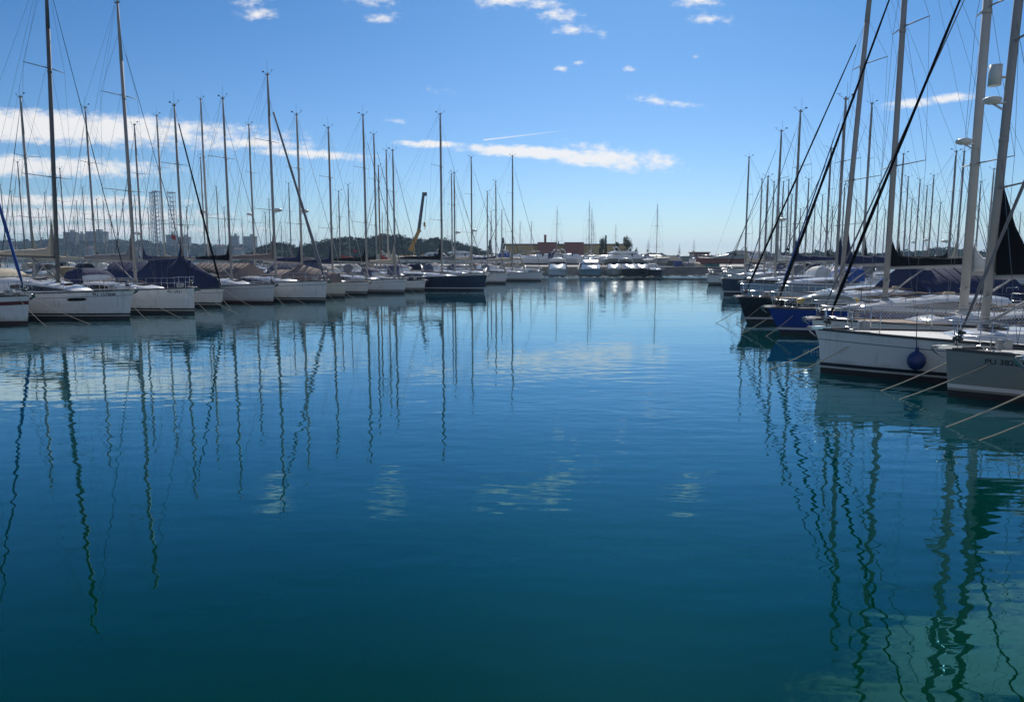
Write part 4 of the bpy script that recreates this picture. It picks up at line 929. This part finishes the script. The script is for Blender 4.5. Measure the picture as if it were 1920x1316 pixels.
def crane():
    Y = 190; b = at(771, 482, Y); k = at(785, 434, Y); t = at(794, 365, Y)
    e = empty('mobile_crane', (b.x, Y, 1.3)); tag(e, 'yellow telescopic mobile crane with a dark raised boom tip', 'crane')
    L0 = lambda p: Vector((p.x - b.x, 0, p.z - 1.3))
    mb = MB(); mb.box((0, 0, 1.3), (9, 2.6, 0.8)); mb.box((-1.5, 0, 2.2), (3.2, 2.4, 1.0)); mb.build('carrier', 'crane_yellow', e)
    mb = MB(); mb.box((3.6, 0, 2.3), (1.6, 2.3, 1.3)); cabo = mb.build('cab', 'crane_yellow', e); mb = MB(); mb.box((3.7, -1.16, 2.5), (1.1, 0.04, 0.7)); mb.build('cab_window', 'dark_glass', cabo)
    for x in (-3.4, -1.9, 1.6, 3.2):
        mb = MB()
        for s2 in (-1.05, 1.05): mb.tube((x, s2 - .2, 0.55), (x, s2 + .2, 0.55), 0.55, n=14)
        mb.build('wheel', 'rubber', e)
    p0, p1, p2 = L0(b) + Vector((-0.3, 0, 1.6)), L0(k), L0(t)
    mb = MB(); mb.tube(p0, p1, 0.56, 0.46, n=4, ref=(0, 1, 0)); mb.tube(p1, p1 + (p1 - p0).normalized() * 0.5, 0.6, n=4, ref=(0, 1, 0)); mb.tube((0.8, 0, 1.7), p0.lerp(p1, 0.45), 0.16, n=7); mb.build('boom_base', 'crane_yellow', e)
    mb = MB(); mb.tube(p1, p1.lerp(p2, 0.55), 0.44, 0.40, n=4, ref=(0, 1, 0)); mb.tube(p1.lerp(p2, 0.55), p2, 0.40, 0.36, n=4, ref=(0, 1, 0)); mb.box(p2 + Vector((0.3, 0, 0.1)), (1.2, 0.7, 0.9)); mb.build('boom_extension', 'crane_dark', e)
    mb = MB(); h0 = p2 + Vector((0.9, 0, -0.3)); h1 = L0(at(796, 421, Y)); mb.tube(h0, h1, 0.05, n=4); mb.build('hoist_cable', 'wire', e)
    mb = MB(); mb.box(h1, (0.5, 0.4, 1.1)); mb.path([h1 + Vector((0.0, 0, -.5)), h1 + Vector((0.25, 0, -.9)), h1 + Vector((0, 0, -1.2)), h1 + Vector((-.25, 0, -1.0))], 0.08); mb.build('hook_block', 'crane_yellow', e)
crane()
mb = MB(); p = at(771, 482, 190); mb.box((p.x - 8, 215, 0.3), (70, 62, 2.0)); tag(mb.build('crane_yard', 'concrete'), kind='structure')

def motorboat(px, Y, L, B, rz, label, hull='white_gelcoat', top='white_gelcoat', fly=False, z=0.0, group='motorboats by the far quay', canvas=None, fb=1.35, hard=False, arch=True):
    x = P(px, Y); e = empty('motorboat', (x, Y, z), rz); tag(e, label, 'motorboat', group)
    h = Hull(L, B, fb, 0.75, 0.92); ns = 18; ts = [1 - (1 - i / ns) ** 1.3 for i in range(ns + 1)]
    mb = MB(); lev = lambda t: ([-0.75, -0.35, 0.0] if hard else [-0.3, 0.0]) + [0.12, 0.2, h.sheer(t) * 0.72, h.sheer(t) * 0.76, h.sheer(t)]
    mats = [1] * (3 if hard else 2) + [0, 0, 2, 0]
    def hp(t, zz, s):
        p = h.p(t, max(zz, 0), s)
        if zz < 0: p.y *= max(0.0, 1 + zz / 0.8)
        return p
    for s in (1, -1):
        rr = [[hp(t, q, s) for q in lev(t)] for t in ts]; mb.loft(rr if s > 0 else rr[::-1], mats=mats)
    mb.mi = 0; mb.loft([[hp(0, q, -1) for q in lev(0)], [hp(0, q, 1) for q in lev(0)]], smooth=False); mb.build('hull', [hull, 'antifoul', 'stripe_navy'], e)
    mb = MB(); mb.loft([[(h.p(t, h.sheer(t)).x, s * h.bs(t) * 0.98, h.sheer(t) - 0.02 + (0.08 if s == 0 else 0)) for s in (-1, 0, 1)] for t in ts]); mb.build('deck', 'deck_white', e)
    mb = MB(); rr = []
    for t, f, hh in ((0.18, 0.80, 0.95), (0.30, 0.82, 1.05), (0.50, 0.78, 1.05), (0.60, 0.72, 0.62), (0.74, 0.55, 0.38), (0.86, 0.25, 0.05)):
        xx = -L / 2 + L * t; w = h.bs(t) * f; zz = h.sheer(t) - 0.04; rr.append([(xx, -w, zz), (xx, -w * 0.86, zz + hh * 0.9), (xx, -w * 0.55, zz + hh), (xx, w * 0.55, zz + hh), (xx, w * 0.86, zz + hh * 0.9), (xx, w, zz)])
    mb.loft(rr, cap0=True, cap1=True); cb = mb.build('cabin', top, e)
    # windscreen wraps the front of the cabin
    mb = MB(); t = 0.52; zz = h.sheer(0.5) + 0.35; w = h.bs(.5) * .76; xx = -L / 2 + L * 0.515
    mb.loft([[(xx - 1.3, -w * 1.0, zz + .05), (xx + 0.35, -w * .88, zz + .05), (xx + 0.75, 0, zz + .05), (xx + .35, w * .88, zz + .05), (xx - 1.3, w * 1.0, zz + .05)],
             [(xx - 1.5, -w * 0.92, zz + .66), (xx - .25, -w * .80, zz + .72), (xx + 0.1, 0, zz + .74), (xx - .25, w * .80, zz + .72), (xx - 1.5, w * .92, zz + .66)]]); mb.build('windscreen', 'dark_glass', cb)
    if fly:
        mb = MB(); rr = []
        for t, f, hh in ((0.10, 0.70, 0.12), (0.2, 0.78, 0.5), (0.40, 0.74, 0.55), (0.52, 0.55, 0.2)):
            xx = -L / 2 + L * t; w = h.bs(t) * f; zz = h.sheer(.4) + 1.06; rr.append([(xx, -w, zz), (xx, -w * .9, zz + hh), (xx, w * .9, zz + hh), (xx, w, zz)])
        mb.loft(rr, cap0=True, cap1=True, smooth=False); mb.build('flybridge', top, e)
    if arch:
        mb = MB(); xx = -L / 2 + L * 0.22; w = B * 0.40; zz = h.sheer(.2) + (1.0 if not fly else 1.5)
        mb.path([(xx + .3, -w, zz - 0.2), (xx - .2, -w * .9, zz + .8), (xx - .3, 0, zz + .95), (xx - .2, w * .9, zz + .8), (xx + .3, w, zz - .2)], 0.07, n=6); mb.build('radar_arch', top, e)
    if canvas:
        mb = MB(); rr = []
        for t, hh in ((0.02, 0.3), (0.1, 1.15), (0.3, 1.3)):
            xx = -L / 2 + L * t; w = h.bs(t) * 0.9; zz = h.sheer(t); rr.append([(xx, -w, zz), (xx, -w * .85, zz + hh), (xx, 0, zz + hh * 1.08), (xx, w * .85, zz + hh), (xx, w, zz)])
        mb.loft(rr, cap0=True); mb.build('canopy', canvas, e)
    mb = MB()
    for s in (1, -1):
        pts = [h.p(t, h.sheer(t), s) + Vector((0, -s * .05, 0.55)) for t in (0.45, 0.6, 0.75, 0.88, 0.97)]; mb.path(pts, 0.016)
        for p in pts: mb.tube(p, p - Vector((0, 0, .55)), 0.014, n=4)
    mb.build('bow_rail', 'steel', e)
for a in ((1046, 128, 10.5, 3.9, R(-93), 'white cruiser moored bow towards the basin under the left brick block', dict(fly=False, canvas='canvas_white')),
          (1109, 128, 11.5, 4.2, R(-88), 'blue-white flybridge cruiser moored bow-on right of the white one', dict(fly=True, hull='pale_blue_gelcoat', canvas='canvas_white')),
          (1152, 130, 9, 3.2, R(-100), 'low brown-decked boat beside the flybridge cruiser', dict(hull='cream_gelcoat', canvas='canvas_taupe', arch=False)),
          (1180, 130, 9.5, 3.4, R(-85), 'dark hulled motorboat with a rounded top below the loose tree', dict(hull='black_gelcoat', canvas='canvas_grey')),
          (1203, 130, 8.5, 3.1, R(-92), 'small dark-blue hulled motorboat left of the lone tall mast', dict(hull='navy_gelcoat', canvas='canvas_white', arch=False))):
    motorboat(*a[:6], **a[6])
for a in ((1078, 150, 10, 3.4, R(20), 'white motorboat standing ashore behind the flybridge cruiser', dict()), (1010, 152, 11, 3.6, R(170), 'white motorboat ashore left of the white cruiser', dict(canvas='canvas_navy')),
          (1150, 156, 13, 4, R(185), 'big white motor yacht ashore in front of the small dark tree', dict(fly=True)), (1190, 152, 14, 4.2, R(8), 'grey motor yacht ashore with a dark window line', dict(hull='grey_gelcoat', fly=True)),
          (880, 152, 11, 3.7, R(12), 'white flybridge boat ashore behind the navy yacht bow', dict(fly=True)), (925, 158, 10, 3.4, R(190), 'white boat ashore under the narrow cypress', dict(canvas='canvas_slate')), (970, 158, 9.5, 3.3, R(10), 'small white boat ashore at the left end of the yellow building', dict(canvas='canvas_blue')),
          (800, 178, 11, 3.6, R(170), 'white boat ashore right of the crane', dict(fly=True, canvas='canvas_navy')), (740, 182, 10, 3.4, R(5), 'white boat ashore left of the crane', dict(canvas='canvas_beige')),
          (1392, 156, 11, 3.9, R(175), 'dark red motor yacht ashore behind the farthest right mast', dict(hull='antifoul_red', fly=True)), (1366, 147, 11, 3.8, R(178), 'long motor yacht ashore with a brown hull and white bow rail', dict(hull='brick_dark', top='grey_gelcoat', fly=True)), (1410, 150, 10, 3.5, R(15), 'white boat ashore among the leftmost right-hand masts', dict())):
    motorboat(*a[:6], z=1.9, hard=True, group='boats standing ashore in the yard', **a[6])

def shed():
    Y = 165; x0, x1 = P(1230, Y), P(1282, Y); zt = at(1263, 479, Y).z; ze = at(1263, 489, Y).z; xr = P(1264, Y); e = empty('tent_hall', ((x0 + x1) / 2, Y, 1.3)); cx = (x0 + x1) / 2; tag(e, 'pale canvas-roofed tent hall beside the lone tall mast', 'tent hall')
    mb = MB(); mb.box((0, 4, (ze - 1.3) / 2), (x1 - x0 - 0.4, 8, ze - 1.3)); mb.build('wall', 'plaster_pale', e)
    mb = MB(); a = [(-(x1 - x0) / 2, 0, ze - 1.3), (xr - cx - 2.6, 4, zt - 1.35), (xr - cx, 0, zt - 1.3), ((x1 - x0) / 2, 0, ze - 1.3)]
    b = [(p[0], 8.3, p[2]) for p in a]; a = [(p[0], -0.2, p[2]) for p in a]; mb.loft([a, b], closed=True, cap0=True, cap1=True, smooth=False); mb.build('roof', 'tent_cloth', e)
    mb = MB(); mb.box((0.5, -0.03, 0.9), (2.4, 0.1, 1.8)); mb.build('door', 'window_dark', e)
shed()
Y = 150; e = empty('storage_container', (P(1271, Y), Y, 1.3)); tag(e, 'bright blue storage container on the quay right of the tent hall', 'container')
mb = MB(); mb.box((0, 0, 0.6), (1.5, 1.6, 1.2)); mb.build('body', 'container_blue', e)
mb = MB()
for i in range(9): mb.box((-0.66 + i * 0.165, -0.82, 0.6), (0.06, 0.04, 1.1))
mb.build('rib', 'container_blue', e)
mb = MB(); mb.box((0, 0, 1.23), (1.6, 1.7, 0.06)); mb.build('lid', 'container_blue', e)
Y = 190; x0, x1 = P(1303, Y), P(1330, Y); zt = at(1310, 474, Y).z; e = empty('pavilion', ((x0 + x1) / 2, Y, 1.3)); tag(e, 'flat-roofed maroon pavilion with three pale windows at the far quay', 'building')
mb = MB(); mb.box((0, 3, (zt - 1.3) / 2), (x1 - x0, 6, zt - 1.3)); mb.build('wall', 'brick_dark', e); mb = MB(); mb.box((0, 3, zt - 1.2), (x1 - x0 + .5, 6.5, .22)); mb.build('roof', 'roof_dark', e)
for i in range(3):
    mb = MB(); mb.box((-(x1 - x0) * 0.28 + i * (x1 - x0) * 0.28, -0.04, zt - 1.3 - 0.85), (0.5, 0.1, 0.95)); mb.build('window', 'plaster_pale', e)
Y = 148
for px, w, hh, m, lab in ((1300, 4.5, 0.9, 'tent_cloth', 'long beige tarpaulin-covered stack on the quay'), (1333, 3.2, 0.95, 'turquoise', 'turquoise tarpaulin-covered stack on the quay'), (1290, 2.2, 1.0, 'canvas_grey', 'grey tarpaulin-covered stack right of the blue container')):
    e = empty('covered_stack', (P(px, Y + (px - 1290) / 20), Y + (px - 1290) / 20, 1.3)); tag(e, lab, 'covered stack', 'covered stacks on the far quay')
    mb = MB(); mb.loft([[(-w / 2 + w * i / 8, 1.0 * math.cos(math.pi * j / 8), (hh + 0.12 * math.sin(i * 1.9 + j)) * (math.sin(math.pi * j / 8) ** 0.5 if 0 < j < 8 else 0)) for j in range(9)] for i in range(9)], cap0=True, cap1=True); mb.build('tarpaulin', m, e)
    mb = MB(); mb.path([(0, 1.03 * math.cos(math.pi * j / 8), (hh + 0.16) * math.sin(math.pi * j / 8) ** 0.5 if 0 < j < 8 else 0) for j in range(9)], 0.03); mb.build('strap', 'rope_dark', e)
# ------------------------------------------------------------------ daylight
SUN_EL, SUN_AZ = R(38), R(10)      # azimuth measured from straight ahead, to the right
sd = bpy.data.lights.new('sun', 'SUN'); sd.energy = 5.0; sd.angle = R(0.53); sd.color = (1.0, 0.95, 0.87)
so = bpy.data.objects.new('sun', sd); COL.objects.link(so); so.rotation_euler = (R(90) - SUN_EL, 0, R(180) - SUN_AZ)
sunv = Vector((math.sin(SUN_AZ) * math.cos(SUN_EL), math.cos(SUN_AZ) * math.cos(SUN_EL), math.sin(SUN_EL)))
so.rotation_euler = sunv.to_track_quat('Z', 'Y').to_euler()

w = bpy.data.worlds.new('World'); scene.world = w; w.use_nodes = True
nt = w.node_tree; N = nt.nodes.new; Lk = nt.links.new
bg = nt.nodes['Background']; bg.inputs['Strength'].default_value = 0.10
sky = N('ShaderNodeTexSky'); sky.sky_type = 'NISHITA'; sky.sun_disc = False; sky.sun_elevation = SUN_EL; sky.sun_rotation = SUN_AZ
sky.air_density = 1.0; sky.dust_density = 0.3; sky.ozone_density = 3.0; sky.altitude = 0
tc = N('ShaderNodeTexCoord'); sp = N('ShaderNodeSeparateXYZ'); Lk(tc.outputs['Generated'], sp.inputs[0])
def M_(op, *a):
    k = N('ShaderNodeMath'); k.operation = op
    for i, v in enumerate(a):
        if isinstance(v, (int, float)): k.inputs[i].default_value = v
        else: Lk(v, k.inputs[i])
    return k.outputs[0]
ay = M_('MAXIMUM', M_('ABSOLUTE', sp.outputs['Y']), 0.08)
u = M_('DIVIDE', sp.outputs['X'], ay); v = M_('DIVIDE', sp.outputs['Z'], ay)
cb = N('ShaderNodeCombineXYZ'); Lk(u, cb.inputs[0]); Lk(v, cb.inputs[1])
def UV(px, py):
    d = ray(px, py); return d.x / d.y, d.z / d.y
def REFL(px, py):
    d = ray(px, py); return d.x / d.y, -d.z / d.y
acc = None
def ell(c, a, b, ang, strength):
    """one cloud: an ellipse on the sky, centre / half sizes / tilt, in sky tangent units"""
    global acc
    mp = N('ShaderNodeMapping'); mp.vector_type = 'TEXTURE'; mp.inputs['Location'].default_value = (c[0], c[1], 0); mp.inputs['Rotation'].default_value = (0, 0, ang); mp.inputs['Scale'].default_value = (a, b, 1)
    Lk(cb.outputs[0], mp.inputs['Vector']); ln = N('ShaderNodeVectorMath'); ln.operation = 'LENGTH'; Lk(mp.outputs[0], ln.inputs[0])
    val = M_('MULTIPLY', M_('SUBTRACT', 1.0, ln.outputs['Value']), strength)
    acc = val if acc is None else M_('SMOOTH_MAX', acc, val, 0.08)
def streak(p, q, wpx, st=1.0):
    a, b = Vector(UV(*p)), Vector(UV(*q)); c = (a + b) / 2; d = b - a
    ell(c, d.length / 2 * 1.1, wpx / F * 1.0, math.atan2(d.y, d.x), st)
def puff(px, py, wx, wy, st=1.0):
    ell(UV(px, py), wx / F, wy / F, 0, st)
for s_ in [((-500, 205), (620, 268), 40, 1.25), ((-500, 232), (300, 246), 30, 1.0), ((-300, 300), (390, 322), 26, 1.15), ((430, 278), (745, 300), 12, 0.95), ((300, 262), (650, 276), 14, 0.9),
           ((-300, 372), (420, 380), 15, 1.05), ((-300, 402), (520, 405), 20, 1.1), ((-200, 432), (560, 430), 18, 0.95),
           ((728, 268), (900, 274), 9, 1.15), ((820, 274), (1180, 298), 15, 1.35), ((1000, 292), (1225, 304), 19, 1.1), ((1040, 275), (1250, 315), 30, 0.85), ((1180, 290), (1300, 318), 24, 0.7),
           ((1148, 176), (1330, 205), 13, 0.5), ((1640, 200), (1760, 190), 13, 0.9), ((1730, 190), (1850, 176), 12, 0.75), ((715, 222), (775, 234), 9, 0.45), ((740, 165), (860, 172), 12, 0.32)]:
    streak(*s_[:3], s_[3] * 1.25)
for p_ in [(470, -8, 62, 26, 1.1), (487, 28, 52, 15, 0.95), (705, -2, 66, 24, 1.1), (722, 34, 48, 15, 0.95), (940, 2, 90, 20, 1.0), (1010, 8, 60, 14, .9), (1052, 30, 62, 17, 1.1), (1078, 56, 60, 15, 0.95), (1128, 64, 24, 14, 0.8), (1052, 130, 17, 9, 0.9), (1085, 119, 14, 7, 0.7),
           (1176, 130, 18, 8, 0.85), (1304, 0, 62, 22, 1.1), (1322, 36, 50, 14, 0.95), (1302, 107, 18, 8, 0.6), (1360, 40, 30, 12, 0.5)]:
    puff(*p_[:4], p_[4] * 0.76)
for px, py, a, b, st in [(1860, 1250, 0.26, 0.10, 1.7), (1700, 1330, 0.24, 0.08, 1.2), (2100, 1180, 0.3, 0.12, 1.6)]:
    ell(REFL(px, py), a, b, 0.1, st)
nz = N('ShaderNodeTexNoise'); nz.inputs['Scale'].default_value = 1.0; nz.inputs['Detail'].default_value = 9; nz.inputs['Roughness'].default_value = 0.62
mp = N('ShaderNodeMapping'); mp.inputs['Scale'].default_value = (9, 34, 1); mp.inputs['Rotation'].default_value = (0, 0, R(-4)); Lk(cb.outputs[0], mp.inputs['Vector']); Lk(mp.outputs[0], nz.inputs['Vector'])
n2 = N('ShaderNodeTexNoise'); n2.inputs['Scale'].default_value = 1.0; n2.inputs['Detail'].default_value = 9; n2.inputs['Roughness'].default_value = 0.6
mp2 = N('ShaderNodeMapping'); mp2.inputs['Scale'].default_value = (60, 110, 1); Lk(cb.outputs[0], mp2.inputs['Vector']); Lk(mp2.outputs[0], n2.inputs['Vector'])
dens = M_('ADD', acc, M_('ADD', M_('MULTIPLY', M_('SUBTRACT', nz.outputs['Fac'], 0.5), 1.35), M_('MULTIPLY', M_('SUBTRACT', n2.outputs['Fac'], 0.5), 1.7)))
cl = N('ShaderNodeMapRange'); cl.interpolation_type = 'SMOOTHSTEP'; cl.inputs[1].default_value = 0.10; cl.inputs[2].default_value = 1.05; Lk(dens, cl.inputs[0])
gate = N('ShaderNodeMapRange'); gate.inputs[1].default_value = -0.05; gate.inputs[2].default_value = 0.30; Lk(acc, gate.inputs[0])
# the vapour trail of an aeroplane
p, q = Vector(UV(905, 263)), Vector(UV(1068, 244)); d = q - p
mp3 = N('ShaderNodeMapping'); mp3.vector_type = 'TEXTURE'; mp3.inputs['Location'].default_value = (p.x, p.y, 0); mp3.inputs['Rotation'].default_value = (0, 0, math.atan2(d.y, d.x)); mp3.inputs['Scale'].default_value = (d.length, 1.9 / F, 1)
Lk(cb.outputs[0], mp3.inputs['Vector']); s3 = N('ShaderNodeSeparateXYZ'); Lk(mp3.outputs[0], s3.inputs[0])
along = N('ShaderNodeMapRange'); along.inputs[1].default_value = 0.05; along.inputs[2].default_value = 1.0; along.inputs[3].default_value = 0.85; along.inputs[4].default_value = 0.0; Lk(s3.outputs[0], along.inputs[0])
start = N('ShaderNodeMapRange'); start.inputs[1].default_value = -0.01; start.inputs[2].default_value = 0.03; Lk(s3.outputs[0], start.inputs[0])
across = M_('MAXIMUM', M_('SUBTRACT', 1.0, M_('ABSOLUTE', s3.outputs[1])), 0.0)
trail = M_('MULTIPLY', M_('MULTIPLY', along.outputs[0], start.outputs[0]), across)
fac = M_('MAXIMUM', M_('MULTIPLY', M_('MULTIPLY', cl.outputs[0], gate.outputs[0]), 0.93), trail)
# unseen broken bright cloud added behind the camera to lighten the shaded hull sides
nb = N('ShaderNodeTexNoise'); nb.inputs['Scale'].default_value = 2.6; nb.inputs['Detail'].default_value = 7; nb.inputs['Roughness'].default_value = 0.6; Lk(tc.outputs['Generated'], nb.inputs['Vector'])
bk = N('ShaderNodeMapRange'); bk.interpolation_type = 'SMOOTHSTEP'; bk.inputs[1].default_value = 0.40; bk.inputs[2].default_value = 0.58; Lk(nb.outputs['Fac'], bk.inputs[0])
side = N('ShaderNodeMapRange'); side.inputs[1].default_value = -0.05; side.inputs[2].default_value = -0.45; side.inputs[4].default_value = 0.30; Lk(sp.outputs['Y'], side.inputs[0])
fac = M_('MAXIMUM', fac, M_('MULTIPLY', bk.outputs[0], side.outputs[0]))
tint = N('ShaderNodeMix'); tint.data_type = 'RGBA'; tint.blend_type = 'MULTIPLY'; tint.inputs[0].default_value = 1.0; 
tr = N('ShaderNodeMapRange'); tr.inputs[1].default_value = 0.0; tr.inputs[2].default_value = 0.34; Lk(M_('ABSOLUTE', v), tr.inputs[0])
tm_ = N('ShaderNodeMix'); tm_.data_type = 'RGBA'; tm_.inputs[6].default_value = (0.76, 0.88, 1.08, 1); tm_.inputs[7].default_value = (0.46, 0.81, 1.04, 1); Lk(tr.outputs[0], tm_.inputs[0]); Lk(tm_.outputs[2], tint.inputs[7])
pre = N('ShaderNodeVectorMath'); pre.operation = 'SCALE'; pre.inputs['Scale'].default_value = 1 / 8.0; Lk(sky.outputs[0], pre.inputs[0])
gm = N('ShaderNodeGamma'); gm.inputs['Gamma'].default_value = 1.3; Lk(pre.outputs[0], gm.inputs['Color'])
post = N('ShaderNodeVectorMath'); post.operation = 'SCALE'; post.inputs['Scale'].default_value = 8.0; Lk(gm.outputs[0], post.inputs[0]); Lk(post.outputs[0], tint.inputs[6])
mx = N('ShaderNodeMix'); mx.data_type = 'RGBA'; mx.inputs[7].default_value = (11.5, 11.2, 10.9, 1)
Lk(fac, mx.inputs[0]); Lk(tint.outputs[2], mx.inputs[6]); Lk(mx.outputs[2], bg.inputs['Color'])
w.cycles.sampling_method = 'MANUAL'; w.cycles.sample_map_resolution = 512

# ------------------------------------------------------------------ the air
HAZE = True
if HAZE:
    m = bpy.data.materials.new('air'); m.use_nodes = True; t = m.node_tree; t.nodes.remove(t.nodes['Principled BSDF'])
    pv = t.nodes.new('ShaderNodeVolumePrincipled'); pv.inputs['Color'].default_value = (0.46, 0.70, 1.0, 1); pv.inputs['Density'].default_value = 0.00024; pv.inputs['Anisotropy'].default_value = 0.35
    t.links.new(pv.outputs[0], t.nodes['Material Output'].inputs['Volume']); MATS['air'] = m
    mb = MB(); mb.box((0, 1900, 44), (7400, 4800, 90)); o = mb.build('haze', 'air'); tag(o, kind='stuff')

scene.view_settings.view_transform = 'Standard'; scene.view_settings.look = 'None'; scene.view_settings.gamma = 1; scene.view_settings.use_curve_mapping = False
scene.view_settings.exposure = -0.24
scene.cycles.use_denoising = True
scene.cycles.max_bounces = 6; scene.cycles.volume_bounces = 0; scene.cycles.caustics_reflective = False; scene.cycles.caustics_refractive = False
scene.cycles.sample_clamp_indirect = 6
